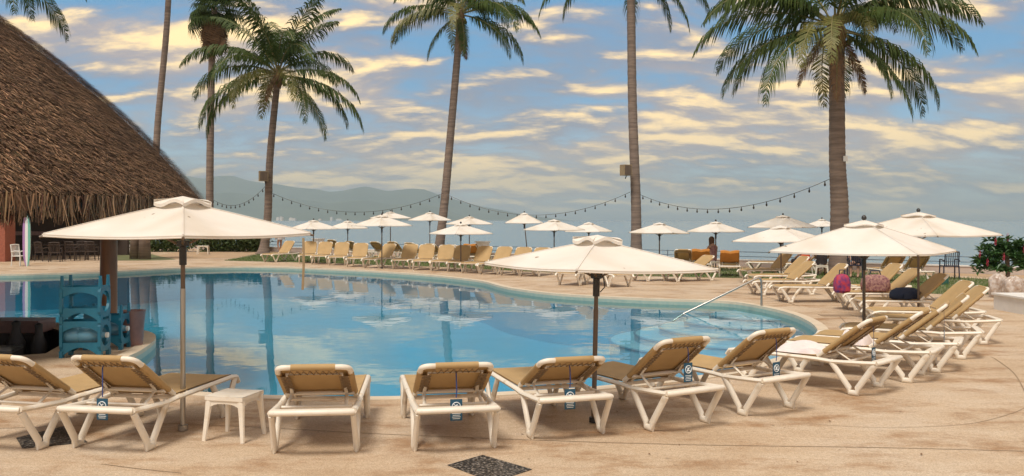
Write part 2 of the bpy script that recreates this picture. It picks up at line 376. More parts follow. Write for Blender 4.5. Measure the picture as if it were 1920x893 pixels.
tag(flat_poly([lp], .006).build('sand_path', M['sand'], smooth=False), kind='structure')
lp = [G(205, 489), G(300, 488.5), G(330, 486.8), G(300, 481), G(285, 477), G(205, 478)]
tag(flat_poly([lp], .007).build('lawn', M['lawn'], smooth=False), kind='structure')
def inside(x, y, loop):
    c = False; n = len(loop)
    for i in range(n):
        a, b = loop[i], loop[i-1]
        if (a.y > y) != (b.y > y) and x < (b.x-a.x)*(y-a.y)/(b.y-a.y)+a.x: c = not c
    return c
gm = MB(); xs = [p.x for p in lawn_loop]; ys = [p.y for p in lawn_loop]; cnt = 0
while cnt < 26000:
    x, y = random.uniform(min(xs), max(xs)), random.uniform(min(ys), max(ys))
    if not inside(x, y, lawn_loop): continue
    a = random.uniform(0, 2*PI); h = random.uniform(.04, .10); w = .012; dx, dy = math.cos(a)*w, math.sin(a)*w
    lx, ly = random.uniform(-.04, .04), random.uniform(-.04, .04)
    gm.add([(x-dx, y-dy, .005), (x+dx, y+dy, .005), (x+lx, y+ly, h)], [(0, 1, 2)]); cnt += 1
tag(gm.build('grass', M['grass'], smooth=False), 'short green grass growing on the lawn by the sea wall', 'grass', kind='stuff')
# sea, its wall and railing
sm = MB(); sm.add([(-16000, -300, -2.6), (16000, -300, -2.6), (16000, 15500, -2.6), (-16000, 15500, -2.6)], [(0, 1, 2, 3)])
tag(sm.build('sea', M['sea'], smooth=False), kind='structure')
a0, a1 = Vector((-60, shore(-60), 0)), Vector((60, shore(60), 0)); dv = (a1-a0).normalized(); L_ = (a1-a0).length; ang = math.atan2(dv.y, dv.x); nv = Vector((-dv.y, dv.x, 0))
sw = empty('sea_wall', a0, label='low plastered wall between the terrace and the sea', cat='wall')
m = MB(); m.box((L_/2, .16, -1.2), (L_, .3, 2.92)); m.build('wall_body', M['wall'], sw, smooth=False)
m = MB(); m.box((L_/2, .16, .275), (L_, .36, .045)); m.build('wall_cap', M['white'], sw, smooth=False); sw.rotation_euler.z = ang
rl = empty('railing', a0+nv*.16, ang, label='thin dark two-rail railing on top of the low sea wall', cat='railing')
for z in (.42, .62): MB().tube([(0, 0, z), (L_, 0, z)], .016, 6).build('rail', M['rail'], rl)
k = 0
while k*2.6 < L_: MB().tube([(k*2.6, 0, .295), (k*2.6, 0, .64)], .022, 6).build('post', M['rail'], rl); k += 1
for px in (597, 905):
    tx = (px-CX)/F; Y = 46.6/(1+.735*tx)-.5; p = Vector((tx*Y, Y, 0)); m = MB(); m.box((0, 0, .42), (.5, .5, .84)); o = empty('wall_pillar', p, ang, label='white square pillar standing before the sea wall, '+('behind the left end of the lounger row' if px == 597 else 'behind the loungers with an orange towel'), cat='pillar')
    m.build('shaft', M['white'], o, smooth=False); MB().box((0, 0, .87), (.6, .6, .06)).build('cap', M['white'], o, smooth=False)
# hills across the bay
prof = [(-900, 340), (-300, 322), (0, 330), (300, 328), (385, 334), (440, 331), (500, 344), (560, 350), (620, 360), (690, 351), (730, 358), (800, 356), (850, 374), (910, 388), (970, 400), (1030, 409), (1070, 414)]
def hill(name, Y0, prof, dep, seed, sc=1.0):
    r = random.Random(seed); px = [p[0] for p in prof]; hs = [(HY-p[1])/F*Y0*sc for p in prof]
    nu, nv = 160, 10; ph = [r.uniform(0, 6.28) for _ in range(12)]
    def fn(u, v):
        x = px[0]+(px[-1]-px[0])*u; h = float(np.interp(x, px, hs)); X = (x-CX)/F*Y0
        rid = sum(math.sin(X*.0011*(q+1)*1.7+ph[q]+v*3*q)*(.5/(q+1)) for q in range(6))
        s = math.sin(min(v*1.25, 1)*PI/2) if v < .8 else 1-(v-.8)*1.5
        zz = -2.7 if v == 0 else h*max(s, 0)*(1+.10*rid*(1-v))+h*.02*math.sin(X*.01+ph[7])
        return (X, Y0-dep+dep*1.2*v+rid*dep*.12*(1-v), zz)
    return tag(MB().grid(fn, nu, nv).build(name, M['hill']), kind='structure')
hill('hills', 9800, [(x, HY-(HY-y)*.62+(4 if x > 700 else 0)) for x, y in prof if x < 820]+[(900, 414)], 1400, 3)
hill('hills', 12500, prof, 1800, 5)
for i, (x, w, h) in enumerate(((522, 5, 6), (528, 4, 7), (546, 6, 5), (552, 5, 4), (622, 4, 6), (636, 10, 3), (600, 4, 3))):
    Y = 8100; o = empty('far_building', ((x-CX)/F*Y, Y, -2.6), label='tiny pale building on the far shore below the hazy hills', cat='building', group='buildings across the bay')
    s = Y/F; MB().box((0, 0, h*s/2), (w*s, 60, h*s)).build('wall', M['white'], o, smooth=False); MB().box((0, 0, h*s+2), (w*s*.7, 40, 4)).build('roof', M['wall'], o, smooth=False)
tag(MB().box((0, 7700, -2.6), (15800, 300, .2)).build('far_shore', M['sand']), kind='structure').location = (-9500, 400, 0)

# ------------------------------------------------------------------ loungers
HW = .34
def v_leg(y0, yb, y1, side, z=.365):
    x = side*HW
    pts = [(x, y0, z), (x*1.02, y0+(yb-y0)*.82, .075), (x*1.03, yb-.045*(1 if yb > y0 else -1), .026), (x*1.03, yb+.045*(1 if yb > y0 else -1), .026), (x*1.02, y1+(yb-y1)*.82, .075), (x, y1, z)]
    return MB().tube(pts, .036, 8, flat=.72, up=(1, 0, 0))
_cache = {}
def lounger_meshes(ang):
    a = R_(ang); out = []
    f = MB()
    for s in (-1, 1):
        f.tube([(s*HW, -.24, .385), (s*HW, -.1, .375), (s*HW, .28, .355), (s*HW, .45, .365), (s*HW, 1.0, .37), (s*HW, 1.52, .375), (s*HW, 1.62, .36), (s*HW, 1.66, .30)], .030, 8, flat=.8)
    f.tube([(-HW, -.24, .385), (-HW*.9, -.265, .388), (HW*.9, -.265, .388), (HW, -.24, .385)], .026, 8)
    f.box((0, -.225, .392), (2*HW-.02, .085, .030))
    for y in (.50, 1.58): f.tube([(-HW, y, .36), (HW, y, .36)], .020, 6)
    out.append(('frame', f.mesh('frame', M['plastic']), None))
    for s in (-1, 1):
        out.append(('leg', v_leg(.30, .02, -.22, s).mesh('leg', M['plastic']), None))
        out.append(('leg', v_leg(1.12, 1.36, 1.60, s).mesh('leg', M['plastic']), None))
    def seat(u, v):
        e = abs(2*u-1); return ((u-.5)*.66, .47+v*1.13, .405-.030*(1-e**4)*math.sin(PI*min(max(v, .02), .98))-(.03*max(0, v-.92)/.08))
    sm_ = MB().grid(seat, 10, 14); sm_.grid(lambda u, v: tuple(np.array(seat(1-u, v))-np.array((0, 0, .012))), 10, 14)
    out.append(('seat_sling', sm_.mesh('seat_sling', M['sling']), None))
    # backrest in its own plane: s across, t up the rest
    O = Vector((0, .47, .395)); U = Vector((0, -math.cos(a), math.sin(a))); Nn = Vector((0, math.sin(a), math.cos(a))); LB = .74
    def P(s, t, n=0.0): return O+Vector((s, 0, 0))+U*t+Nn*n
    hw, rc = .305, .07; loop = [P(-hw, 0)]
    loop += [P(-hw, t) for t in (.2, .4, LB-rc)]+[P(-hw+rc*(1-math.cos(q)), LB-rc+rc*math.sin(q)) for q in (.4, .8, 1.2, PI/2)]
    loop += [P(hw-rc*(1-math.cos(q)), LB-rc+rc*math.sin(q)) for q in (PI/2, 1.2, .8, .4)]+[P(hw, t) for t in (LB-rc, .4, .2, 0)]
    b = MB().tube(loop, .024, 8)
    b.tube([P(-hw+.07, .03, -.02), P(-hw+.07, LB-.11, -.022), P(hw-.07, LB-.11, -.022), P(hw-.07, .03, -.02)], .010, 6)
    b.tube([P(-hw, .15, -.03), P(hw, .15, -.03)], .026, 8, flat=.7)
    out.append(('backrest', b.mesh('backrest', M['plastic']), 'B'))
    def sl(u, v):
        e = abs(2*u-1); return tuple(P((u-.5)*.60, .02+v*(LB-.03), .022-.020*(1-e**4)*math.sin(PI*v)))
    s1 = MB().grid(sl, 10, 10); s1.grid(lambda u, v: tuple(Vector(sl(1-u, v))-Nn*.012), 10, 10)
    # wraps round the tube, folded back on the rear face
    for s in (-1, 1):
        s1.tube([P(s*hw, .10), P(s*hw, LB-.12)], .0285, 8)
        s1.grid(lambda u, v, s=s: tuple(P(s*(hw+.004-.085*u), .10+v*(LB-.24), -.029-.004*math.sin(v*26))), 3, 10)
    s1.tube([P(-hw+.12, LB), P(hw-.12, LB)], .0285, 8)
    s1.grid(lambda u, v: tuple(P(-hw+.12+u*(2*hw-.24), LB+.002-.075*v, -.029-.003*math.sin(u*24))), 10, 3)
    out.append(('back_sling', s1.mesh('back_sling', M['sling']), 'b'))
    l = MB()
    for s in (-1, 1):
        pts = [P(s*(hw-(.02 if k % 2 else .095)), .12+k*(LB-.26)/13, -.034) for k in range(14)]; l.tube(pts, .0058, 4)
        pts = [P(s*(hw-(.095 if k % 2 else .02)), .12+k*(LB-.26)/13, -.036) for k in range(14)]; l.tube(pts, .0058, 4)
    l.tube([P(-hw+.09+k*(2*hw-.18)/16, LB-(.01 if k % 2 else .095), -.034) for k in range(17)], .0058, 4)
    out.append(('lacing', l.mesh('lacing', M['lace']), 'b'))
    for s in (-1, 1):
        out.append(('support_strut', MB().tube([P(s*.235, .30, -.03), P(s*.24, .20, -.05), (s*.255, max(-.16, P(0, .3).y-.14), .375)], .016, 6, flat=.7).mesh('support_strut', M['plastic']), None))
    out.append(('prop_bar', MB().tube([(-.30, max(-.16, P(0, .3).y-.14), .372), (.30, max(-.16, P(0, .3).y-.14), .372)], .014, 6).mesh('prop_bar', M['plastic']), None))
    return out, (O, U, Nn, LB)
def lounger(p, yaw, ang=36, label='', group=None):
    """p: ground point midway between the two rear feet, yaw: turn of the foot end, counter-clockwise from +Y"""
    if ang not in _cache:
        _cache[ang] = lounger_meshes(ang)
    parts, bk = _cache[ang]
    r = empty('sun_lounger', (p[0], p[1], .004), yaw, label=label, cat='sun lounger', group=group); back = None
    for nm, me, kd in parts:
        o = bpy.data.objects.new(nm, me); col.objects.link(o)
        if not me.get('sharp'): me.set_sharp_from_angle(angle=R_(50)); me['sharp'] = 1
        if kd == 'b': o.parent = back
        else: o.parent = r
        if kd == 'B': back = o
    r['_a'] = ang
    return r
def hang_tag(lg, label, s=0.0, length=.30):
    """blue card on a ribbon from the top of the backrest"""
    O, U, Nn, LB = _cache[lg['_a']][1]
    top = O+U*(LB-.10)-Nn*.045+Vector((s, 0, 0))
    Mx = Matrix.Translation(lg.location) @ Matrix.Rotation(lg.rotation_euler.z, 4, 'Z')
    t = empty('hang_tag', Mx @ top, lg.rotation_euler.z, label=label, cat='tag', group='blue tags on the loungers')
    pts = [Vector((0, .02, .045)), Vector((0, -.012, 0)), Vector((.004, -.016, -length*.6)), Vector((0, -.012, -length+.02))]
    MB().tube(pts, .006, 5, flat=.4).build('ribbon', M['ribbon'], t)
    c = MB(); c.box((0, -.014, -length-.085), (.105, .004, .185)); card = c.build('card', M['tag'], t, smooth=False)
    ring = [Vector((.036*math.cos(q), -.018, -length-.055+.036*math.sin(q))) for q in [2*PI*k/20 for k in range(21)]]
    e = MB().tube(ring, .0045, 5); e.tube([(-.025, -.018, -length-.03), (.025, -.018, -length-.08)], .004, 5)
    e.tube([(-.012, -.018, -length-.075), (-.004, -.018, -length-.05), (.012, -.018, -length-.04)], .006, 5); e.tube([(-.02, -.018, -length-.065), (.018, -.018, -length-.068)], .005, 5)
    e.build('emblem', M['tagw'], card)
    for k in range(4): MB().box((0, -.0175, -length-.115-k*.015), (.075-.012*(k % 2), .002, .005)).build('print_line', M['tagw'], card, smooth=False)
    return t
def by_feet(l, r):
    a, b = G(*l), G(*r); w = b-a; return (a+b)/2, math.atan2(w.y, w.x)
def by_left(l, deg):
    a = G(*l); y = R_(deg); return a+Vector((math.cos(y), math.sin(y), 0))*HW, y
LG = {}
near_row = 'loungers along the near pool edge'
p, y = by_feet((-62, 835), (89, 841)); LG[1] = lounger(p, y-R_(5), 34, 'tan sling lounger seen from behind over the dark pebble inlay, next to the swim-up bar', near_row)
p, y = by_feet((138, 838), (285, 845)); LG[2] = lounger(p, y, 34, 'tan sling lounger with a blue tag, beside the big parasol and white stool', near_row)
p, y = by_feet((515, 849), (668, 845.5)); LG[3] = lounger(p, y, 29, 'tan sling lounger without a tag, standing alone right of the white stool', near_row)
p, y = by_feet((778, 845), (925, 838)); LG[4] = lounger(p, y, 29, 'tan sling lounger with a blue tag, behind the dark diamond inlay, between two loungers', near_row)
p, y = by_feet((995, 822), (1129, 812)); LG[5] = lounger(p, y, 27, 'tan sling lounger with low backrest and blue tag, in front of the parasol pole', near_row)
p, y = by_feet((1221, 808), (1323, 793)); LG[6] = lounger(p, y, 38, 'tan sling lounger with steep backrest and large pale blue tag', near_row)
p, y = by_feet((1393, 780), (1485, 765)); LG[7] = lounger(p, y, 38, 'tan sling lounger with blue tag between the pale-tagged one and the one with towels', near_row)
p, y = by_left((1604, 742), 46); LG[8] = lounger(p, y, 38, 'tan sling lounger with a crumpled white towel on its seat', near_row)
p, y = by_left((1704, 718), 54); LG[9] = lounger(p, y, 38, 'tan sling lounger with a bunched pink-white towel against its backrest', near_row)
p, y = by_left((1757, 699), 61); LG[10] = lounger(p, y, 40, 'tan sling lounger with a blue tag, at the bend right of the towel loungers', near_row)
p, y = by_left((1805, 674), 70); LG[11] = lounger(p, y, 42, 'tan sling lounger with steep back, last before the parasol pole at the bend', near_row)
for i, s in ((2, -.03), (4, .0), (5, -.02), (6, .05), (7, .04), (8, -.02), (10, .0)):
    names = {2: 'beside the white stool', 4: 'behind the diamond inlay', 5: 'before the parasol pole', 6: 'with the steep backrest', 7: 'next to the one with white towels', 8: 'holding a crumpled white towel', 10: 'at the bend of the pool'}
    hang_tag(LG[i], 'blue card tag hung on the lounger '+names[i], s, {2: .27, 4: .22, 5: .20, 6: .14, 7: .24}.get(i, .24))
right = 'loungers around the pool bend on the right'
bag_l = None
for (x, yy, deg, an, lb) in ((7.65, 14.9, 80, 42, 'tan lounger at the pool bend, just past the tagged ones'), (8.05, 16.2, 84, 42, 'tan lounger at the pool bend under the rear right parasol'),
                             (8.65, 18.4, 87, 42, 'tan lounger at the pool bend carrying a navy bag'), (8.95, 20.3, 90, 42, 'tan lounger carrying a red and a patterned bag'), (9.4, 22.3, 96, 44, 'tan lounger right behind the bag lounger, by the lawn')):
    lounger((x, yy), R_(deg), an, lb, right)
for (xl, Yl, deg, an, lb) in ((6.45, 22.2, 92, 44, 'tan lounger above the handrail, side on, bare frame edge showing'), (6.35, 24.3, 96, 40, 'tan lounger behind the handrail, second from the bag loungers'), (7.0, 26.6, 98, 44, 'tan lounger in the shade of the mid-right parasol pole'), (7.5, 29.4, 105, 48, 'tan lounger by the lawn with upright back, before the orange towels')):
    f = Vector((-math.sin(R_(deg)), math.cos(R_(deg)), 0)); lounger(Vector((xl, Yl, 0))-f*1.62, R_(deg), an, lb, right)
# the row along the far edge faces the pool
far = 'loungers in the row along the far pool edge'
for i, (fx, fy, bx) in enumerate(((497, 492, 548), (569, 494, 581), (592, 496, 611), (625, 498, 642), (659, 501, 677), (688, 503, 735), (745, 505, 771), (784, 507, 801), (818, 508.5, 838), (849, 510, 868), (874, 513, 912), (908, 515, 950), (948, 517, 985), (985, 519, 1020))):
    a = G(fx+6, fy); Yb = a.y+1.45; b = Vector(((bx-CX)/F*Yb, Yb, 0)); d = (a-b); d.z = 0
    d.normalize(); yaw = math.atan2(-d.x, d.y); lounger(a-d*1.5, yaw, 50, {0: 'tan lounger set apart at the palm end of the far row, facing the pool', 9: 'shaded tan lounger behind the parasol pole right of the leaning palm'}.get(i, 'tan lounger in the row facing the pool along its far edge'), far)
for (fx, fy, deg, lb) in ((1070, 535, 150, 'tan lounger on the far deck behind the central parasol canopy, towards the palm'), (1158, 538, 205, 'tan lounger under the central parasol canopy, turned towards the handrail'), (1205, 527, 120, 'tan lounger lying flat-backed before the lawn strip, next to another'), (1262, 528, 115, 'tan lounger before the lawn strip, nearest the handrail')):
    a = G(fx, fy); f = Vector((-math.sin(R_(deg)), math.cos(R_(deg)), 0)); lounger(a-f*1.3, R_(deg), 20 if 'flat' in lb else 34, lb, 'loungers on the far deck')
sea_g = 'loungers facing the sea'
SEA = {}
for i, (x, yt) in enumerate(((623, 452), (657, 455), (704, 456), (737, 456), (769, 458), (808, 460), (848, 462), (1280, 471), (1313, 472), (1367, 475), (1678, 480), (1722, 482))):
    d = 1.16*F/(yt-HY); SEA[i] = lounger(((x-CX)/F*d, d-.1), R_(-32 if x < 1000 else -12 if x < 1500 else 5), 42, 'tan lounger turned to the sea behind the pool row' if x < 1000 else {1280: 'plain tan lounger facing the sea left of the orange towels', 1313: 'lounger facing the sea with an orange towel over its back, beside the woman', 1367: 'lounger facing the sea with a draped orange towel, right of the parasol pole', 1678: 'cream framed lounger facing the sea beside the big palm and dark chair', 1722: 'cream framed lounger facing the sea near the navy armchair'}[x], sea_g)
SEA['o'] = lounger(((883-CX)/F*40.5, 40.4), R_(-30), 42, 'lounger at the end of the far row with an orange towel over its back', sea_g)
for k, x in enumerate((1462, 1500)): SEA['p%d' % k] = lounger(((x+22-CX)/F*34.5, 34.5-k*.9), R_(70), 42, 'lounger under an orange towel behind the mid-right parasols', sea_g)

def towel_on_back(lg, m, label):
    O, U, Nn, LB = _cache[lg['_a']][1]
    def P(s, t, n): return O+Vector((s, 0, 0))+U*t+Nn*n
    path = [(.10, .045), (.35, .05), (LB-.02, .05), (LB+.035, .01), (LB+.0, -.05), (LB-.2, -.062), (LB-.46, -.075)]
    def fn(u, v):
        k = v*(len(path)-1); i = min(int(k), len(path)-2); q = k-i; t = path[i][0]*(1-q)+path[i+1][0]*q; n = path[i][1]*(1-q)+path[i+1][1]*q
        sg = 1 if i < 3 else -1
        return tuple(P((u-.5)*.64, t+.02*math.sin(u*9), n+sg*.012*abs(math.sin(u*17+v*3))))
    o = MB().grid(fn, 16, 18).build('towel', m); o.location = lg.location; o.rotation_euler = lg.rotation_euler
    sm2 = o.modifiers.new('thick', 'SOLIDIFY'); sm2.thickness = .012; return tag(o, label, 'towel', 'orange towels on loungers')
for key, t in ((8, 'orange towel over the back of the lounger beside the woman'), (9, 'orange towel draped on the lounger right of the parasol pole'), ('o', 'orange towel over a lounger back at the end of the far row'), ('p0', 'orange towel on the shaded lounger behind the mid-right parasols, left one'), ('p1', 'orange towel on the lounger behind the mid-right parasols, beside the orange shirt')):
    towel_on_back(SEA[key], M['orange'], t)
def crumpled(loc, sx, sy, h, rz, m, label, seed, name='towel'):
    r = random.Random(seed); ph = [r.uniform(0, 6.28) for _ in range(6)]
    def fn(u, v):
        e = max(0, 1-(2*u-1)**4)*max(0, 1-(2*v-1)**4)
        w = .5+.25*math.sin(u*7+ph[0]+v*3)+.2*math.sin(v*11+ph[1]+u*5)+.12*math.sin(u*19+v*13+ph[2])
        return ((u-.5)*sx*(1+.1*math.sin(v*6+ph[3])), (v-.5)*sy*(1+.12*math.sin(u*5+ph[4])), h*e*max(w, .12))
    o = MB().grid(fn, 26, 20).build(name, m); o.location = loc; o.rotation_euler.z = rz; return tag(o, label, 'towel', 'white towels on loungers')
def on(lg, y, x=0, z=.405):
    return Matrix.Translation(lg.location) @ Matrix.Rotation(lg.rotation_euler.z, 4, 'Z') @ Vector((x, y, z))
crumpled(on(LG[8], .85, .05, .385), .55, .7, .13, LG[8].rotation_euler.z, M['towel'], 'crumpled white towel spread on the seat of the tagged lounger', 1)
crumpled(on(LG[9], .72, -.02, .385), .5, .42, .26, LG[9].rotation_euler.z, M['towel'], 'bunched pinkish white towel heaped against a backrest', 2)
crumpled(on(LG[7], 1.45, -.2, .39), .25, .3, .14, 0, M['towel'], 'small white towel lying at the foot of the lounger next to the towels', 3)

# ------------------------------------------------------------------ parasols
def parasol(p, top, edge, diag, rz, label, finial=True, vent=1.0, tilt=(0, 0), lean=0.0, pole_m='wood'):
    r = empty('parasol', (p[0], p[1], .006), rz, label=label, cat='parasol', group='cream parasols round the pool'); h = diag/2
    def surf(x, y):
        """square canopy with corners on the axes, hips proud, panels sagging"""
        rr = abs(x)+abs(y); t = rr/h
        if rr < 1e-6: return top
        hip = abs(abs(x)-abs(y))/rr
        wr = .007*math.sin(x*5.3+y*2.1+top*40)*math.sin(y*6.1-x*1.7+diag*9)*math.sin(min(t, 1)*PI)*(1-hip**4)
        return wr+top-(top-edge)*(t**1.06)-.035*(1-hip**2)*math.sin(min(t, 1)*PI)*h/1.3
    c = MB(); n = 12
    for q in range(4):
        a = q*PI/2; ca, sa = math.cos(a), math.sin(a)
        def fn(u, v):
            X, Y = h*v*(1-u), h*v*u; z = surf(X, Y)
            if v > .99: z -= .018*math.sin(PI*u)
            return (X*ca-Y*sa, X*sa+Y*ca, z)
        c.grid(fn, n, n)
        c.grid(lambda u, v: (lambda X, Y: (X*ca-Y*sa, X*sa+Y*ca, surf(X, Y)-.018*math.sin(PI*u)-.022*v))(h*(1-u)*(1-.004*v), h*u*(1-.004*v)), n, 1)
    c.build('canopy', M['canvas'], r, auto=False)
    sm_ = MB()
    for q in range(4):
        a = q*PI/2; d = Vector((math.cos(a), math.sin(a), 0)); sm_.tube([d*h*t+Vector((0, 0, surf(h*t, 0)+.003)) for t in (.1, .3, .5, .7, .85, .99)], .009, 5, flat=.5)
        e_ = Vector((math.cos(a+PI/2), math.sin(a+PI/2), 0)); sm_.tube([d*h*(1-u)*.995+e_*h*u*.995+Vector((0, 0, edge-.02-.07*u*(1-u))) for u in (0, .2, .4, .6, .8, 1)], .007, 5)
    sm_.build('seam', M['canvas'], r)
    if vent:
        v_ = MB(); hv = h*.215
        for q in range(4):
            a = q*PI/2; ca, sa = math.cos(a), math.sin(a)
            def fv(u, v):
                X, Y = hv*v*(1-u), hv*v*u; z = top+.055*vent-(top-edge)*(v*.24)*.75+(.024*vent*math.sin(u*PI*2.0+q*1.7)*v**2)
                return (X*ca-Y*sa, X*sa+Y*ca, z)
            v_.grid(fv, 8, 5)
            v_.grid(lambda u, v: (lambda b: (b[0], b[1], b[2]-.03*v*vent))(fv(u, 1.0)), 8, 1)
        v_.build('vent_flap', M['canvas'], r, auto=False)
    pl = MB().tube([(lean, 0, 0), (lean*.3, 0, edge*.72)], .024, 10); pl.build('pole', M['steel' if pole_m == 'steel' else 'wood'], r)
    u_ = MB().tube([(lean*.3, 0, edge*.72), (0, 0, top-.01)], .021, 10); u_.build('upper_pole', M[pole_m if pole_m != 'steel' else 'wood'], r)
    hz = edge-.10; MB().lathe([(.03, hz-.20), (.034, hz-.2), (.034, hz-.03), (.06, hz-.02), (.06, hz+.03), (.03, hz+.035)], 12).build('runner_hub', M['dark'], r)
    for q in range(4):
        a = q*PI/2; d = Vector((math.cos(a), math.sin(a), 0))
        rb = MB().tube([d*.03+Vector((0, 0, top-.03)), *[d*h*t+Vector((0, 0, surf(h*t, 0)-.026)) for t in (.15, .3, .45, .6, .75, .9)], d*(h+.02)+Vector((0, 0, edge-.026))], .012, 6).build('rib', M['wood'], r)
        MB().tube([d*.05+Vector((0, 0, hz)), d*h*.42+Vector((0, 0, surf(h*.42, 0)-.035))], .013, 6).build('strut', M['wood'], rb)
    if finial: MB().lathe([(.02, top), (.022, top+.05*vent), (.04, top+.07*vent+.01), (.036, top+.10*vent+.02), (.012, top+.13*vent+.03)], 10).build('finial', M['dark'], r)
    MB().lathe([(.034, -.004), (.045, .0), (.045, .05), (.03, .055)], 14).build('ground_socket', M['dark'] if pole_m != 'steel' else M['steel'], r)
    r.rotation_euler.x, r.rotation_euler.y = tilt
    return r
PX = [  # pole x, base y, apex y, rim y, full width px, turn, label
    (343, 808, 380, 439, 474, 20, 'large cream parasol with wavy vent flap, beside the white stool and thatched roof', False),
    (1113, 793, 452, 500, 440, -14, 'large cream parasol with folded vent flap, over the middle of the near lounger row', False),
    (1620, 655, 417, 471, 368, 6, 'cream parasol with dark finial over the loungers at the pool bend', True),
    (1722, 600, 401, 440, 288, -12, 'cream parasol behind the pool bend, nearest the flowering shrub', True),
    (1465, 532, 425, 451, 190, 8, 'cream parasol on a brown pole shading the loungers past the handrail', False),
    (1468, 508, 405, 426, 142, 12, 'cream parasol before the orange towels, higher than the one in front of it', True),
    (1342, 508, 417, 434, 106, -5, 'cream parasol standing beside the long-haired seated woman', True),
    (1236, 509, 419, 437, 122, 14, 'rumpled cream parasol just right of the palm with a speaker box', False),
    (1039, 500, 413, 431, 116, 5, 'cream parasol behind the central canopy, vent flap rumpled', False),
    (1104, 488, 418, 434, 98, 20, 'small cream parasol mostly hidden by the central canopy', False),
    (983, 486, 400, 418, 94, 40, 'cream parasol on a leaning pole with its dark ribs showing below', True),
    (880, 486, 407, 420, 88, 5, 'cream parasol behind the leaning palm trunk, above another canopy', True),
    (864, 509, 421, 438, 120, -6, 'cream parasol right of the leaning palm, over the shaded end of the far row', True),
    (806, 482, 399, 413, 82, 10, 'cream parasol left of the leaning palm, near the sea railing', True),
    (732, 484, 398, 409, 80, -8, 'cream parasol by the sea, half behind a nearer canopy', True),
    (716, 504, 405, 423, 112, 4, 'cream parasol over the middle of the far lounger row', True),
    (652, 484, 415, 428, 76, 8, 'small cream parasol with a hanging cord in the far row', True),
    (588, 490, 414, 429, 96, -4, 'cream parasol at the left end of the far lounger row', True),
    (1541, 492, 412, 424, 76, 7, 'cream parasol mostly behind the big palm trunk', True)]
for i, (x, by, ty, ey, w, rz, lb, fin) in enumerate(PX):
    g = G(x, by); d = g.y; top = CAM_H-(ty-HY)*d/F; edge = CAM_H-(ey-HY)*d/F
    parasol(g, top, edge, w*d/F, R_(rz), lb, fin, 1.0 if i < 2 else .6, tilt=(R_(-1.2), R_(1.0)) if i in (1, 7) else (0, R_(-.8)) if i == 4 else (0, 0), lean=.25 if i == 10 else 0, pole_m='steel' if i == 0 else 'wood')
g = G(343, 808); e = MB().tube([(0, 0, 0), (.004, 0, -.25), (-.01, .01, -.50)], .012, 6, flat=.3); o = e.build('tie_strap', M['speaker']); o.location = (g.x+1.12, g.y+.1, 1.83); tag(o, 'brown tie strap hanging from the rim of the big left parasol', 'strap')
o = MB().tube([(0, 0, 0), (.06, 0, -.02), (.075, 0, -.12), (.03, 0, -.17)], .006, 6).build('crank_cord', M['dark']); g = G(1113, 793); o.location = (g.x+.035, g.y, 1.46); tag(o, 'thin dark cord looped on the central parasol pole', 'cord')

# ------------------------------------------------------------------ palms
def frond_mesh(name, L, rise, droop, m, seed, nl=84, leaf=.85, hang=.55):
    """one feather leaf along +X: rib arches up, then falls; leaflets fold down from it"""
    r = random.Random(seed); ns = 26; pts = []; a = rise; p = Vector((0, 0, 0))
    for i in range(ns+1):
        pts.append(p.copy()); t = i/ns; a -= droop/ns*(.35+1.3*t); p = p+Vector((math.cos(a), 0, math.sin(a)))*(L/ns)
    mb = MB(); rib = MB().tube(pts, .03, 5, rs=[.035*(1-i/ns)+.006 for i in range(ns+1)])
    def at(t):
        k = min(t*ns, ns-1e-4); i = int(k); return pts[i].lerp(pts[i+1], k-i), (pts[i+1]-pts[i]).normalized()
    for s in (-1, 1):
        for k in range(nl):
            t = .14+.86*(k+r.random()*.7)/nl; c, tg = at(min(t, .999)); side = Vector((0, s, 0)); up = tg.cross(side)*(-s)
            if up.z < 0: up = -up
            ln = 1.22*leaf*(math.sin(PI*min(1, (t*.86+.12)))**.7)*(.62+.6*r.random())
            d1 = (side*.72+tg*(.55+.3*t)+up*(.15-.1*r.random())).normalized()
            d2 = (d1*.7+Vector((0, 0, -1))*(hang+.15+.7*r.random())).normalized()
            w = .022+.012*r.random(); wv = tg*w
            if r.random() < .10: continue
            a1 = c+d1*ln*.45; a2 = a1+d2*ln*.33; a3 = a2+(d2*.75+Vector((0, 0, -.5))).normalized()*ln*.28
            mb.add([c-wv*.6, c+wv*.6, a1+wv, a1-wv, a2+wv*.75, a2-wv*.75, a3], [(0, 1, 2, 3), (3, 2, 4, 5), (5, 4, 6)])
    me = mb.mesh(name, m, False); return me, rib.mesh('leaf_rib', M['rachis'])
FR = {}
for k, (L, rise, droop, m, sd, lf, hg) in {'up': (4.6, 1.15, 1.0, 'frond', 1, .8, .3), 'mid': (5.0, .75, 1.7, 'frond', 2, .9, .5), 'out': (5.1, .35, 1.6, 'frond', 3, .95, .75), 'low': (5.0, -.1, 1.35, 'frond', 4, .95, .9), 'hang': (4.4, -.6, .9, 'frond', 5, .85, .9), 'yel': (4.6, .25, 1.8, 'frondy', 6, .9, .8), 'old': (3.6, -.9, .6, 'dead', 7, .7, 1.2)}.items():
    FR[k] = frond_mesh('frond', L, rise, droop, M[m], sd, leaf=lf, hang=hg)
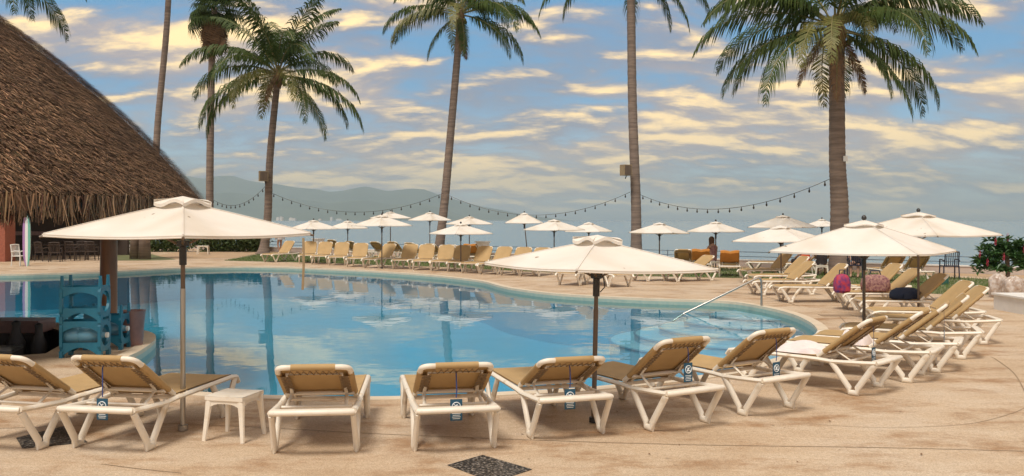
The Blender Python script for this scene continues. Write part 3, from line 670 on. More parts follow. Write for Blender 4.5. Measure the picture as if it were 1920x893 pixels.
def palm(base, path, r0, r1, fronds, sc, label, seed, flare=1.5, coconuts=True):
    """path: trunk points relative to base; fronds: list of (kind, azimuth deg, scale)"""
    r = random.Random(seed); e = empty('palm_tree', base, label=label, cat='palm tree'); sp = spline([Vector(q) for q in path], 30, False); n = len(sp)
    rs = []
    for i in range(n):
        t = i/(n-1); rr = r0+(r1-r0)*t**.8; rr *= 1+(flare-1)*math.exp(-t*22); rs.append(rr*(1+.035*((i % 3) == 0)+r.uniform(-.012, .012)))
    MB().tube(sp, .2, 14, rs=rs).build('trunk', M['trunk'], e, auto=False)
    top = sp[-1]; m = MB(); m.lathe([(r1*.9, -.5), (r1*1.5, -.1), (r1*1.7, .25), (r1*.8, .7), (.02, .95)], 12, top); m.build('crown_shaft', M['dead'], e)
    for kind, az, s in fronds:
        a, b = FR[kind]; o = bpy.data.objects.new('frond', a); col.objects.link(o); o.parent = e; o.location = top+Vector((0, 0, .25+.2*r.random()))
        o.rotation_euler = (R_(r.uniform(-14, 14)), R_(r.uniform(-6, 6)), R_(az)); o.scale = (s*sc,)*3
        q = bpy.data.objects.new('leaf_rib', b); col.objects.link(q); q.parent = o
    if coconuts:
        for k in range(6):
            a = k*1.05+r.random(); c = top+Vector((math.cos(a)*r1*2.0, math.sin(a)*r1*2.0, -.05-.2*r.random())); s = MB(); s.lathe([(.02, -.13), (.09, -.08), (.115, 0), (.085, .09), (.02, .13)], 8, c); s.build('coconut', M['frondy'], e)
    return e
def ring(kinds, n, a0, r, jit=12): return [(kinds[i % len(kinds)], a0+360*i/n+r.uniform(-jit, jit), r.uniform(.88, 1.08)) for i in range(n)]
rr = random.Random(11)
def zat(py, d): return CAM_H-(py-HY)*d/F
def xat(px, d): return (px-CX)/F*d
b = G(494, 477); d = b.y
P1 = palm(b, [(0, 0, 0), (.25, 0, 2.2), (xat(506, d)-b.x, 0, zat(300, d)), (xat(517, d)-b.x, 0, zat(182, d)), (xat(522, d)-b.x, 0, zat(150, d))], .26, .17,
          ring(['up'], 5, 20, rr)+ring(['mid', 'up'], 6, 50, rr)+ring(['out', 'mid'], 6, 5, rr)+ring(['low', 'yel'], 5, 30, rr)+[('low', 180, 1), ('out', 165, 1.05), ('hang', -20, 1), ('low', 0, 1.05), ('yel', -60, .8), ('old', -90, .5)], 1.22, 'coconut palm with full green crown, speaker box on its trunk, left of the umbrellas', 1, 1.9)
b = G(822, 478); d = b.y
P2 = palm(b, [(0, 0, 0), (.35, 0, 3), (xat(845, d)-b.x, 0, zat(250, d)), (xat(858, d)-b.x, 0, zat(100, d)), (xat(862, d)-b.x, 0, zat(38, d))], .27, .18,
          ring(['up', 'mid'], 8, 0, rr)+ring(['out', 'mid', 'yel'], 7, 10, rr)+[('yel', 175, 1), ('out', 168, .95), ('low', 5, .9), ('out', -12, .9), ('hang', -70, .7), ('hang', 200, .7), ('low', -30, .8), ('old', -80, .7), ('old', 100, .7)], 1.12, 'tall slender palm with a leaning curved trunk, crown cut by the sky edge', 2, 1.5)
b = G(1193, 482); d = b.y
P3 = palm(b, [(0, 0, 0), (-.02, 0, 3), (xat(1186, d)-b.x, 0, zat(200, d)), (xat(1183, d)-b.x, 0, zat(0, d)), (xat(1181, d)-b.x, 0, zat(-62, d))], .30, .2,
          ring(['up', 'mid'], 8, 0, rr)+ring(['out', 'low'], 7, 24, rr)+[('hang', -8, 1.15), ('hang', 8, 1.0), ('low', 178, 1.2), ('low', 2, 1.1)], 1.05, 'straight tall palm trunk with a speaker box, its crown above the view', 3, 1.4)
d = 34.0; b = Vector((xat(1573, d), d, 0))
P4 = palm(b, [(0, 0, 0), (.02, 0, 2.5), (xat(1570, d)-b.x, 0, zat(300, d)), (xat(1569, d)-b.x, 0, zat(150, d)), (xat(1566, d)-b.x, 0, zat(72, d))], .36, .25,
          ring(['up', 'mid'], 7, 12, rr)+ring(['mid', 'yel', 'out'], 7, 40, rr)+[('out', 172, 1.08), ('mid', 190, 1.1), ('low', 184, .98), ('low', 212, 1), ('out', 4, 1.0), ('mid', -8, 1.1), ('low', -14, .95), ('low', 12, 1.0), ('hang', -32, .95), ('out', -25, 1.0), ('yel', -80, .7), ('yel', 230, .85), ('hang', -40, .8), ('low', 150, .9), ('low', 60, .9), ('old', -100, .8), ('old', 20, .7), ('old', 200, .7)], 1.08, 'big thick-trunked palm with wide drooping crown on the right', 4, 1.3)
b = Vector((xat(306, 62), 62, 0)); d = 62
P6 = palm(b, [(-1.0, 0, 0), (-.6, 0, 4), (xat(296, d)-b.x, 0, zat(230, d)), (xat(312, d)-b.x, 0, zat(60, d)), (xat(320, d)-b.x, 0, zat(-90, d))], .26, .18, ring(['up', 'mid'], 8, 0, rr)+ring(['out', 'low'], 8, 20, rr), 1.0, 'thin bent palm trunk rising behind the thatched roof', 5, 1.3)
d = 30; b = Vector((xat(-30, d), d, 0))
P7 = palm(b, [(0, 0, 0), (0, 0, 4), (0, 0, zat(-50, d))], .25, .18, ring(['up', 'mid'], 8, 0, rr)+ring(['out', 'low'], 8, 12, rr), .75, 'palm fronds showing above the top of the thatched roof', 6, 1.3)
# fan palm with a skirt of dead leaves
def fan_mesh(name, R, m, seed, droop):
    r = random.Random(seed); mb = MB(); mb.tube([(0, 0, 0), (.5*R, 0, .08*R), (.9*R, 0, 0)], .025, 4); n = 30
    for k in range(n):
        a = R_(-125+250*k/(n-1)); d1 = Vector((math.cos(a), math.sin(a), .1)); c = Vector((.9*R, 0, 0)); ln = R*(.9+.2*r.random())*(.75+.25*math.cos(a*.6)); w = d1.cross(Vector((0, 0, 1))).normalized()*.035*R
        e = c+d1*ln*.55; f = e+(d1*.5+Vector((0, 0, -droop*(.6+.6*r.random())))).normalized()*ln*.5
        mb.add([c, e-w, e+w, f], [(0, 2, 1), (1, 2, 3)])
    return mb.mesh(name, m, False)
fan = [fan_mesh('frond', 1.25, M['frond'], 1, .5), fan_mesh('frond', 1.3, M['frond'], 2, .9), fan_mesh('frond', 1.3, M['dead'], 3, 1.2)]
d = 58; b = Vector((xat(393, d), d, 0)); e5 = empty('fan_palm', b, label='fan palm with a shaggy skirt of dead brown leaves under its green crown', cat='palm tree')
sp = spline([Vector((0, 0, 0)), Vector((.03, 0, 6)), Vector((.15, 0, zat(110, d))), Vector((.3, 0, zat(15, d)))], 24, False)
MB().tube(sp, .2, 12, rs=[(.25-.06*i/len(sp))*(1+.03*(i % 2)) for i in range(len(sp))]).build('trunk', M['trunk'], e5, auto=False)
top = sp[-1]; rr = random.Random(3)
for i in range(70):
    k = 2 if i < 34 else (1 if i < 56 else 0); o = bpy.data.objects.new('frond', fan[k]); col.objects.link(o); o.parent = e5
    o.location = top+Vector((0, 0, rr.uniform(-1.3, .1) if k == 2 else rr.uniform(-.3, .5))); o.rotation_euler = (rr.uniform(-.4, .4), R_(rr.uniform(62, 88) if k == 2 else rr.uniform(-5, 45) if k == 1 else rr.uniform(-65, -15)), i*2.4)
    o.scale = (rr.uniform(.8, 1.05),)*3
# speaker boxes on two trunks
for (px, py, dd, rz, lb) in ((497, 331, 53.0, .4, 'tan speaker box strapped to the trunk of the full-crowned palm'), (1172, 320, 49.0, .5, 'tan speaker box on the straight tall palm trunk')):
    o = empty('speaker_box', (xat(px, dd), dd-.35, zat(py, dd)), rz, label=lb, cat='speaker'); MB().box((0, 0, 0), (.50, .42, .58)).build('cabinet', M['speaker'], o, smooth=False)
    MB().box((0, -.215, 0), (.42, .012, .50)).build('grille', M['wood'], o, smooth=False); MB().tube([(.1, .1, -.3), (.15, .25, -.42), (.3, .45, -.42)], .03, 6).build('bracket', M['dark'], o)
# festoon lights between the trunks
def festoon(p0, p1, sag, n, label):
    o = empty('string_lights', p0, label=label, cat='string lights', group='string lights between the palms'); v = p1-p0
    f = lambda t: v*t+Vector((0, 0, -4*sag*t*(1-t)))
    MB().tube([f(k/40) for k in range(41)], .011, 5).build('wire', M['dark'], o)
    me = MB().lathe([(.02, 0), (.028, -.05), (.03, -.10), (.055, -.15), (.05, -.22), (.015, -.26)], 8).mesh('bulb', M['bulb'])
    for k in range(n):
        q = bpy.data.objects.new('bulb', me); col.objects.link(q); q.parent = o; q.location = f((k+.5)/n); q.scale = (.75,)*3
def pt(px, py, d): return Vector((xat(px, d), d, zat(py, d)))
festoon(pt(396, 372, 56), pt(497, 350, 53.8), .75, 12, 'string of bulbs from the fan palm to the full-crowned palm')
festoon(pt(505, 360, 53.8), pt(832, 362, 52), 1.15, 19, 'long string of bulbs from the full-crowned palm to the leaning one')
festoon(pt(838, 365, 52), pt(1182, 360, 49.4), 1.22, 19, 'string of bulbs from the leaning palm to the straight palm')
festoon(pt(1198, 364, 49.2), pt(1562, 333, 34), 1.0, 17, 'string of bulbs from the straight palm to the big palm')
o = MB().box((0, 0, 0), (.16, .05, .2)).build('junction_box', M['white'], smooth=False); o.location = (xat(1579, 34), 33.66, zat(299, 34)); tag(o, 'small pale junction box on the trunk of the big palm', 'box')

# ------------------------------------------------------------------ thatched palapa over the swim-up bar
C = Vector((-15.0, 16.1, 0)); RR = 9.0; ZE, SL = 2.42, math.tan(R_(34.8)); ZA = ZE+RR*SL+.95
def zroof(r): return ZE+(RR-r)*SL+.95*(1-(r/RR)**6)
pal = empty('thatched_palapa', C, label='huge conical palm-thatch roof over the swim-up bar', cat='palapa')
MB().lathe([(RR-.15, ZE-.10), (RR, ZE-.04)]+[(RR*q, zroof(RR*q)-.06) for q in (.98, .95, .9, .8, .6, .4, .2, .02)]+[(.01, ZA)], 72).build('roof_core', M['core'], pal)
def straw(n, fringe, seed):
    g = np.random.default_rng(seed); th = g.uniform(0, 2*PI, n)
    if fringe: rad = RR+g.uniform(-.55, .12, n); z = zroof(np.minimum(rad, RR))-g.uniform(0, .1, n)
    else: rad = RR*np.sqrt(g.uniform(0, 1, n)); z = zroof(rad)+g.uniform(-.05, .05, n)
    er = np.stack([np.cos(th), np.sin(th), 0*th], 1); et = np.stack([-np.sin(th), np.cos(th), 0*th], 1); up = np.array([0, 0, 1.0])
    if fringe: d = er*g.uniform(-.12, .22, (n, 1))+et*g.normal(0, .22, (n, 1))-up*1.0; ln = g.uniform(.25, .62, (n, 1))*(1+.35*np.sin(th*5+1)[:, None]*np.sin(th*13)[:, None])
    else: d = er*1.0-up*SL+er*g.uniform(-.15, .2, (n, 1))+et*g.normal(0, .34, (n, 1))+up*g.uniform(0, .40, (n, 1)); ln = g.uniform(.06, .17, (n, 1))
    d /= np.linalg.norm(d, axis=1, keepdims=True); p = er*rad[:, None]+up*z[:, None]; w = et*g.uniform(.005, .012, (n, 1)) if not fringe else et*g.uniform(.006, .016, (n, 1))
    q = p+d*ln; V = np.stack([p-w, p+w, q+w*.4, q-w*.4], 1).reshape(-1, 3)
    m = bpy.data.meshes.new('thatch'); m.vertices.add(4*n); m.vertices.foreach_set('co', V.ravel()); m.loops.add(4*n); m.loops.foreach_set('vertex_index', np.arange(4*n)); m.polygons.add(n); m.polygons.foreach_set('loop_start', np.arange(0, 4*n, 4)); m.polygons.foreach_set('loop_total', np.full(n, 4))
    t = g.uniform(.3, 1.1, (n, 1))+g.uniform(0, 1, (n, 1))**5*2.2; cc = np.clip(np.array([[1.0, .93, .85]])*t*np.array([1, 1, 1])+g.normal(0, .04, (n, 3)), .2, 2.9); ca = np.ones((n, 4)); ca[:, :3] = cc
    at = m.color_attributes.new('tint', 'FLOAT_COLOR', 'POINT'); at.data.foreach_set('color', np.repeat(ca, 4, 0).ravel()); m.materials.append(M['straw']); m.update(); m.validate(); return m
for nm, n, fr, sd in (('thatch', 420000, False, 1), ('eave_fringe', 26000, True, 2)):
    o = bpy.data.objects.new(nm, straw(n, fr, sd)); col.objects.link(o); o.parent = pal; tag(o, kind='stuff')
cl = G(203, 611)
o = empty('roof_column', cl, label='round varnished log column standing on the bar slab under the thatch', cat='column'); MB().tube([(0, 0, 0), (.01, 0, 1.3), (0, 0, 3.4)], .155, 18, rs=[.16, .152, .15]).build('log', M['column'], o); MB().lathe([(.20, 0), (.20, .05), (.165, .07)], 18).build('collar', M['counter'], o)
for (x, y_) in ((-20.0, 10.5), (-20, 21.5), (-10.3, 22.6)):
    if (x, y_) == (-10.3, 22.6): continue
    o = empty('roof_column', (x, y_, 0), label='log column carrying the thatch beyond the bar', cat='column', group='hidden roof columns'); MB().tube([(0, 0, 0), (0, 0, 4)], .15, 14).build('log', M['column'], o)
# swim-up bar
o = empty('bar_counter', (-11.4, 16.55, -.85), label='low dark bar counter with purplish top along the pool side', cat='bar counter'); MB().box((0, 0, .40), (5.6, .5, .8)).build('front', M['darkbar'], o, smooth=False); MB().box((0, .03, .93), (5.8, .62, .22)).build('top', M['counter'], o, smooth=False)
o = empty('sink_cabinet', (-8.9, 14.6, -.85), .25, label='dark steel sink cabinet with a bent tap in the bar pit', cat='sink'); MB().box((0, 0, .36), (1.7, .7, .72)).build('cabinet', M['darkbar'], o, smooth=False)
sk = MB(); sk.box((0, 0, .745), (1.7, .7, .05)); sk.build('worktop', M['steel'], o, smooth=False); MB().tube([(.3, .2, .77), (.3, .2, 1.10), (.3, .14, 1.17), (.3, .04, 1.17), (.3, 0, 1.09)], .016, 7).build('tap', M['steel'], o)
for (x, y_, h, r, mt, lb) in ((-9.2, 15.85, .42, .15, 'wood', 'squat brown jug on the bar worktop'), (-8.75, 16.0, .40, .15, 'darkbar', 'dark lidded jar beside the brown jug'), (-8.35, 16.0, .36, .13, 'darkbar', 'small dark pot nearest the tap'), (-9.0, 13.9, .55, .22, 'wood', 'large clay jug at the left of the bar pit')):
    z0 = -.85+(0 if y_ < 15 else 0); o = empty('jug', (x, y_, -.08 if y_ < 14.5 else -.85), label=lb, cat='jug'); hh = h if y_ < 14.5 else h+.6
    MB().lathe([(r*.7, 0), (r, hh*.3), (r, hh*.7), (r*.5, hh*.88), (r*.45, hh)], 16).build('body', M[mt], o); MB().lathe([(r*.5, hh), (r*.5, hh+.05), (r*.1, hh+.08)], 12).build('lid', M['dark'], o)
sackp = (-7.95, 13.6, -.85); o = MB().grid(lambda u, v: (.26*(1-.5*v**2)*math.cos(u*2*PI)*(1+.1*math.sin(u*19)), .22*(1-.5*v**2)*math.sin(u*2*PI)*(1+.1*math.sin(u*13)), v*.85), 24, 8).build('white_sack', M['pale']); o.location = sackp; tag(o, 'pale cloth sack standing in the bar pit', 'sack')
# stackable blue racks for water jugs
def rack_side(m, x, z0, zt, dpt):
    """side plate with a round hole, pegs on top"""
    n = 20; r = .155; cz = z0+.24; out = [(-dpt/2, z0), (dpt/2, z0), (dpt/2, z0+.46), (-dpt/2, z0+.46)]
    pts = []
    for k in range(n):
        a = 2*PI*k/n; c, s = math.cos(a), math.sin(a); t = min((dpt/2)/max(abs(c), 1e-6), .23/max(abs(s), 1e-6)); pts.append(((c*r, s*r), (c*t, s*t)))
    vs = []
    for xx in (x-.02, x+.02):
        for i_, o_ in pts: vs += [(xx, i_[0], cz+i_[1]), (xx, o_[0], cz+o_[1])]
    fs = []; h = 2*n
    for k in range(n):
        a, b = 2*k, 2*((k+1) % n); fs += [(a, a+1, b+1, b), (h+a, h+b, h+b+1, h+a+1), (a, b, h+b, h+a), (a+1, h+a+1, h+b+1, b+1)]
    m.add(vs, fs)
    for s in (-1, 1): m.box((x, s*(dpt/2-.04), z0-.02), (.05, .08, .10))
def rack(loc, rz, tiers, label, jugs):
    o = empty('jug_rack', loc, rz, label=label, cat='rack', group='blue water jug racks')
    for t in range(tiers):
        m = MB(); z0 = .07+t*.50
        for x in (-.27, .27): rack_side(m, x, z0, 0, .40)
        for y_ in (-.17, .17):
            m.grid(lambda u, v: ((u-.5)*.54, y_-.015, z0-.05+v*.0+(v)*(.20)+(1-v)*.13*math.sin(PI*u)), 10, 2); m.grid(lambda u, v: ((.5-u)*.54, y_+.015, z0-.05+v*.20+(1-v)*.13*math.sin(PI*u)), 10, 2)
            m.grid(lambda u, v: ((u-.5)*.54, y_-.016, z0+.46-v*(.19-.11*math.sin(PI*u)**.6)), 12, 2); m.grid(lambda u, v: ((.5-u)*.54, y_+.016, z0+.46-v*(.19-.11*math.sin(PI*u)**.6)), 12, 2)
        if t == tiers-1:
            for x in (-.27, .27):
                for y_ in (-.15, .15): m.tube([(x, y_, z0+.44), (x, y_, z0+.62)], .028, 7, rs=[.034, .022])
        m.build('tier', M['bluep'], o, smooth=False)
    for t in jugs:
        e = empty('water_jug', Vector(loc)+Vector((0, 0, .07+t*.5+.24)), rz, label='bluish water jug lying in the %s tier of the %s rack' % (('lowest', 'middle')[t], 'tall' if tiers == 2 else 'short'), cat='jug')
        bm_ = MB(); bm_.lathe([(.02, -.30), (.125, -.29), (.142, -.25), (.142, -.08), (.132, -.06), (.142, -.04), (.142, .12), (.05, .24), (.035, .30)], 18); bb = bm_.build('body', M['jug'], e); bb.rotation_euler = (0, PI/2, 0)
        cp = MB().lathe([(.04, .295), (.04, .33), (.01, .335)], 10).build('cap', M['white'], e); cp.rotation_euler = (0, PI/2, 0)
g1 = G(160, 668); rack(g1, R_(4), 2, 'taller blue plastic rack with round holes on the bar slab', [0]); rack(G(196, 655)+Vector((0, .1, 0)), R_(2), 1, 'shorter blue plastic rack beside the log column', [0])
o = MB().lathe([(.15, 0), (.17, .3), (.19, .52), (.2, .56), (.17, .55), (.15, .5)], 18).build('waste_bin', M['counter']); o.location = G(222, 652)+Vector((.12, .25, 0)); tag(o, 'small dark red waste bin behind the blue racks', 'bin')

# ------------------------------------------------------------------ left background: restaurant, hedge
def leaf_cloud(name, c, rad, n, size, m, parent=None, seed=0, flat=1.0):
    g = np.random.default_rng(seed); d = g.normal(0, 1, (n, 3)); d /= np.linalg.norm(d, axis=1, keepdims=True); rr_ = g.uniform(.35, 1, (n, 1))**.5*(1+.18*np.sin(d[:, :1]*7+seed)+.14*np.sin(d[:, 1:2]*9))
    p = d*rr_*np.array(rad)+np.array(c); p[:, 2] = np.maximum(p[:, 2], .03); a = g.normal(0, 1, (n, 3)); a /= np.linalg.norm(a, axis=1, keepdims=True); b_ = np.cross(a, g.normal(0, 1, (n, 3))); b_ /= np.linalg.norm(b_, axis=1, keepdims=True)
    s = g.uniform(.6, 1.3, (n, 1))*size; V = np.stack([p-a*s, p+b_*s*.4, p+a*s, p-b_*s*.4], 1).reshape(-1, 3).tolist(); mb = MB(); mb.v = V; mb.f = [(4*i, 4*i+1, 4*i+2, 4*i+3) for i in range(n)]
    return mb.build(name, m, parent, smooth=False)
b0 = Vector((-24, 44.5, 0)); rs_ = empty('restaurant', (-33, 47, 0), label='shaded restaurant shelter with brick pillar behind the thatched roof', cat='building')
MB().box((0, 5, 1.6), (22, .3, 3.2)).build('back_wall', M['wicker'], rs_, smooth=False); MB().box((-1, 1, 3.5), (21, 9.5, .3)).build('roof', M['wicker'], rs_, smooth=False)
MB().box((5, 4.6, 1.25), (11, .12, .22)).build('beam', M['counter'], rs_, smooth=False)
MB().box((8.2, -3, 1.7), (.9, .9, 3.4)).build('pillar', M['brick'], rs_, smooth=False)
hw_ = empty('garden_building', (xat(228, 58), 58, 0), label='small white wall of a building right of the log column', cat='building'); MB().box((0, 0, .9), (1.6, .3, 1.8)).build('wall', M['white'], hw_, smooth=False); MB().box((0, 0, 1.84), (1.8, .4, .08)).build('coping', M['wall'], hw_, smooth=False)
def chair(loc, rz, m, label, slats=True, cat='chair', group=None):
    o = empty('chair', loc, rz, label=label, cat=cat, group=group)
    for sx in (-1, 1):
        for sy in (-1, 1): MB().tube([(sx*.25, sy*.23, 0), (sx*.24, sy*.21, .66 if sy < 0 else .44)], .022, 6).build('leg', m, o)
        MB().tube([(sx*.25, -.22, .65), (sx*.27, .05, .66), (sx*.25, .24, .62)], .024, 6).build('armrest', m, o); MB().tube([(sx*.22, .22, .44), (sx*.22, .30, .92)], .022, 6).build('back_post', m, o)
    MB().box((0, 0, .44), (.5, .48, .035)).build('seat', m, o, smooth=False); MB().tube([(-.23, .30, .92), (0, .31, .94), (.23, .30, .92)], .026, 6).build('top_rail', m, o)
    for k in range(6):
        x = -.165+k*.066; MB().tube([(x, .225, .46), (x, .30, .92)], .014, 5).build('slat', m, o)
    return o
for i, (px, py, rz) in enumerate(((80, 490, 2.8), (104, 491, 3.4), (136, 489, 3.0), (152, 488, .3), (172, 488.5, 3.2))): chair(G(px, py), rz, M['wicker'], 'dark wicker dining chair in the shade of the restaurant', group='dark dining chairs')
chair(G(38, 499), 1.3, M['white'], 'white metal framed chair beside the upright surfboard')
for px, py in ((90, 487), (148, 486)):
    o = empty('dining_table', G(px, py), label='dark dining table among the restaurant chairs', cat='table', group='dark dining tables'); MB().box((0, 0, .74), (1.5, .9, .04)).build('table_top', M['wicker'], o, smooth=False)
    for sx in (-1, 1):
        for sy in (-1, 1): MB().tube([(sx*.65, sy*.35, 0), (sx*.65, sy*.35, .73)], .03, 6).build('leg', M['wicker'], o)
o = empty('surfboard', G(48, 500)+Vector((0, .1, 0)), .1, label='upright surfboard in white, green and purple by the brick pillar', cat='surfboard')
for k, (mm, x0, x1) in enumerate((('boardp', -.30, -.12), ('boardw', -.12, .10), ('boardg', .10, .28))):
    MB().grid(lambda u, v: (.55*(x0+(x1-x0)*u)*(1-.75*abs(2*v-1)**3.5), -.03*(1-abs(2*v-1)**4), 2.35*v), 4, 24).build('stripe', M[mm], o)
MB().grid(lambda u, v: (.55*(.28-.58*u)*(1-.75*abs(2*v-1)**3.5), .03*(1-abs(2*v-1)**4), 2.35*v), 6, 24).build('back', M['boardw'], o)
for i, (px, py, h) in enumerate(((255, 486, 3.6), (271, 486.5, 3.2))):
    o = empty('cut_trunk', G(px, py), label='pale palm trunk right of the log column, '+('slimmer one' if i == 0 else 'thicker one with white base'), cat='trunk'); MB().tube([(0, 0, 0), (0, 0, h*.5), (.05, 0, h)], .25, 12, rs=[.32, .24, .22]).build('trunk', M['trunk'], o, auto=False); leaf_cloud('crown', (.05, 0, h+.4), (.9, .9, .6), 500, .16, M['hedge'], o, i)
for i, (px, w) in enumerate(((295, 1.6), (325, 1.5), (400, 1.4), (425, 1.7), (455, 1.6), (476, 1.0))):
    o = empty('hedge_bush', (xat(px, 57.5), 57.5, 0), label='clump of the leafy hedge behind the sand path', cat='hedge', group='hedge by the sand path'); leaf_cloud('foliage', (0, 0, .8), (w, .8, .85), 2600, .10, M['hedge'], o, i+20); MB().tube([(0, 0, 0), (0, 0, .8)], .06, 6).build('stem', M['trunk'], o)
def stool(loc, rz, label, sz=.46, h=.47):
    o = empty('stool', loc, rz, label=label, cat='stool'); m = MB(); hs = sz/2
    m.grid(lambda u, v: ((u-.5)*sz, (v-.5)*sz, h-.004*math.cos((u-.5)*3)), 6, 6); m.box((0, 0, h-.022), (sz, sz, .036)); m.build('table_top', M['plastic'], o, smooth=False)
    for sx in (-1, 1):
        for sy in (-1, 1):
            MB().tube([(sx*(hs-.03), sy*(hs-.03), h-.04), (sx*(hs-.015), sy*(hs-.015), h*.5), (sx*(hs+.004), sy*(hs+.004), 0)], .03, 8, rs=[.036, .027, .021], flat=.8).build('leg', M['plastic'], o)
    for q in range(4): 
        a = q*PI/2; m = MB(); m.grid(lambda u, v: ((u-.5)*(sz-.05)*math.cos(a)-(hs-.012)*math.sin(a), (u-.5)*(sz-.05)*math.sin(a)+(hs-.012)*math.cos(a), h-.04-v*(.03+.05*abs(2*u-1)**3)), 10, 1); m.build('apron', M['plastic'], o, smooth=False)
    return o
stool((G(430, 828)+Vector((0, .16, 0))), R_(-14), 'square white plastic stool beside the big left parasol', .38, .41); stool(G(381, 477), .2, 'small white stool on the sand path before the hedge', .6, .5)

# ------------------------------------------------------------------ right background
o = empty('pool_handrail', G(1428, 585, WZ), label='steel handrail slanting into the pool at the steps', cat='handrail')
a = G(1428, 585, WZ); bpt = G(1280, 588, WZ)-a; zt = zat(521, a.y)
pts = [(0, 0, -.5), (0, 0, zt-.10)]+[(-.10*(1-math.cos(q)), 0, zt-.10-a.z+a.z+.10*math.sin(q)) for q in (.4, .8, 1.2)]+[tuple(Vector((-.2, 0, zt-.02)))]
v0 = Vector((-.16, 0, zt-.0)); 
MB().tube([(0, 0, -.75), (0, 0, zt-.12-WZ), (-.01, 0, zt-.05-WZ), (-.05, 0, zt-.005-WZ), (-.12, 0, zt-.02-WZ), tuple(bpt+Vector((0, 0, -.02))), tuple(bpt*1.12+Vector((0, 0, -.17)))], .026, 10).build('tube', M['steel'], o); MB().lathe([(.06, -.62), (.06, -.6), (.03, -.58)], 12).build('flange', M['steel'], o)
chair(G(1780, 523), 3.0, M['navy'], 'navy slatted plastic armchair alone by the sea railing'); chair(G(1605, 521), 2.6, M['navy'], 'dark slatted armchair beside the big palm trunk')
def person(loc, rz, skel, label, cloth, hair_len=.1):
    """skel: list of chains of (point, radius); first chain is pelvis to head"""
    me = bpy.data.meshes.new('body'); V = []; E = []; Rr = []
    idx = {}
    for ch in skel:
        prev = None
        for pnt, r in ch:
            key = tuple(round(c, 4) for c in pnt)
            if key not in idx: idx[key] = len(V); V.append(pnt); Rr.append(r)
            if prev is not None: E.append((prev, idx[key]))
            prev = idx[key]
    me.from_pydata(V, E, []); o = bpy.data.objects.new('person', me); col.objects.link(o); o.location = loc; o.rotation_euler.z = rz
    sk = o.modifiers.new('skin', 'SKIN'); sk.use_smooth_shade = True
    for i, r in enumerate(Rr): me.skin_vertices[0].data[i].radius = (r, r)
    me.skin_vertices[0].data[0].use_root = True; ss = o.modifiers.new('sub', 'SUBSURF'); ss.levels = 1; ss.render_levels = 2; me.materials.append(cloth[0])
    tag(o, label, 'person')
    hd = Vector(skel[0][-1][0]); MB().lathe([(.02, -.05-hair_len), (.10, -.04-hair_len*.8), (.118, 0), (.105, .08), (.05, .135), (.01, .145)], 14, hd+Vector((0, .025, .02))).build('hair', M['hair'], o)
    for nm, m_, pts, rs in cloth[1:]: MB().tube(pts, .1, 12, rs=rs).build(nm, m_, o)
    return o
# walking, seen from behind (faces +Y)
arm = lambda s, a: [((0, 0, 1.36), .10), ((s*.19, 0, 1.36), .055), ((s*.25, -.03*a, 1.10), .042), ((s*.24, .10*a, .88), .034), ((s*.24, .14*a, .78), .03)]
walk = [[((0, 0, .92), .13), ((0, 0, 1.12), .12), ((0, 0, 1.36), .10), ((0, .01, 1.50), .05), ((0, .02, 1.62), .095)], arm(-1, 1), arm(1, -1),
        [((0, 0, .92), .13), ((-.09, 0, .86), .09), ((-.10, .10, .48), .058), ((-.10, -.08, .09), .04), ((-.10, .05, .03), .035)], [((0, 0, .92), .13), ((.09, 0, .86), .09), ((.10, .02, .47), .058), ((.10, .10, .09), .04), ((.10, .24, .03), .035)]]
person(G(525, 473), 1.0, walk, 'person in pale swimwear walking by the sea railing under the palm', (M['skin'], ('shirt', M['pale'], [(0, 0, .78), (0, 0, .95), (0, 0, 1.15), (0, 0, 1.40)], [.19, .185, .165, .12])))
sit = [[((0, 0, .50), .14), ((0, -.03, .72), .13), ((0, -.05, .96), .10), ((0, -.03, 1.08), .05), ((0, 0, 1.20), .095)]]+[[((0, -.05, .96), .10), ((s*.19, -.04, .95), .055), ((s*.24, .06, .72), .042), ((s*.18, .28, .60), .034)] for s in (-1, 1)]+[[((0, 0, .50), .14), ((s*.10, .08, .50), .085), ((s*.12, .46, .48), .06), ((s*.12, .48, .09), .042), ((s*.12, .60, .04), .035)] for s in (-1, 1)]
def sitter(px, py, rz, shirt, label, hl): person(G(px, py), rz, sit, label, (M['skin'], ('shirt', M[shirt], [(0, 0, .44), (0, -.02, .62), (0, -.04, .80), (0, -.05, .99)], [.19, .185, .18, .12]), ('trousers', M['blackf'], [(-.11, 0, .5), (-.12, .25, .5), (-.12, .44, .49)], [.10, .09, .08])), hl)
sitter(1335, 508, .4, 'print', 'long-haired woman seated by a parasol pole, facing the sea', .32); sitter(1508, 515, .6, 'orangered', 'person in an orange shirt seated behind the mid-right parasols', .05)
sitter(1541, 517, -.3, 'blackf', 'person in dark clothes seated left of the big palm trunk', .1); sitter(1607, 520, 2.6, 'blackf', 'person in dark clothes sitting in the armchair right of the big palm', .12)
for (px, py, rz, lb) in ((1335, 508, .4, 'seated long-haired woman'), (1508, 515, .6, 'person in orange'), (1541, 517, -.3, 'dark-clothed person left of the palm')): stool(G(px, py), rz, 'plain white stool under the '+lb, .42, .38)
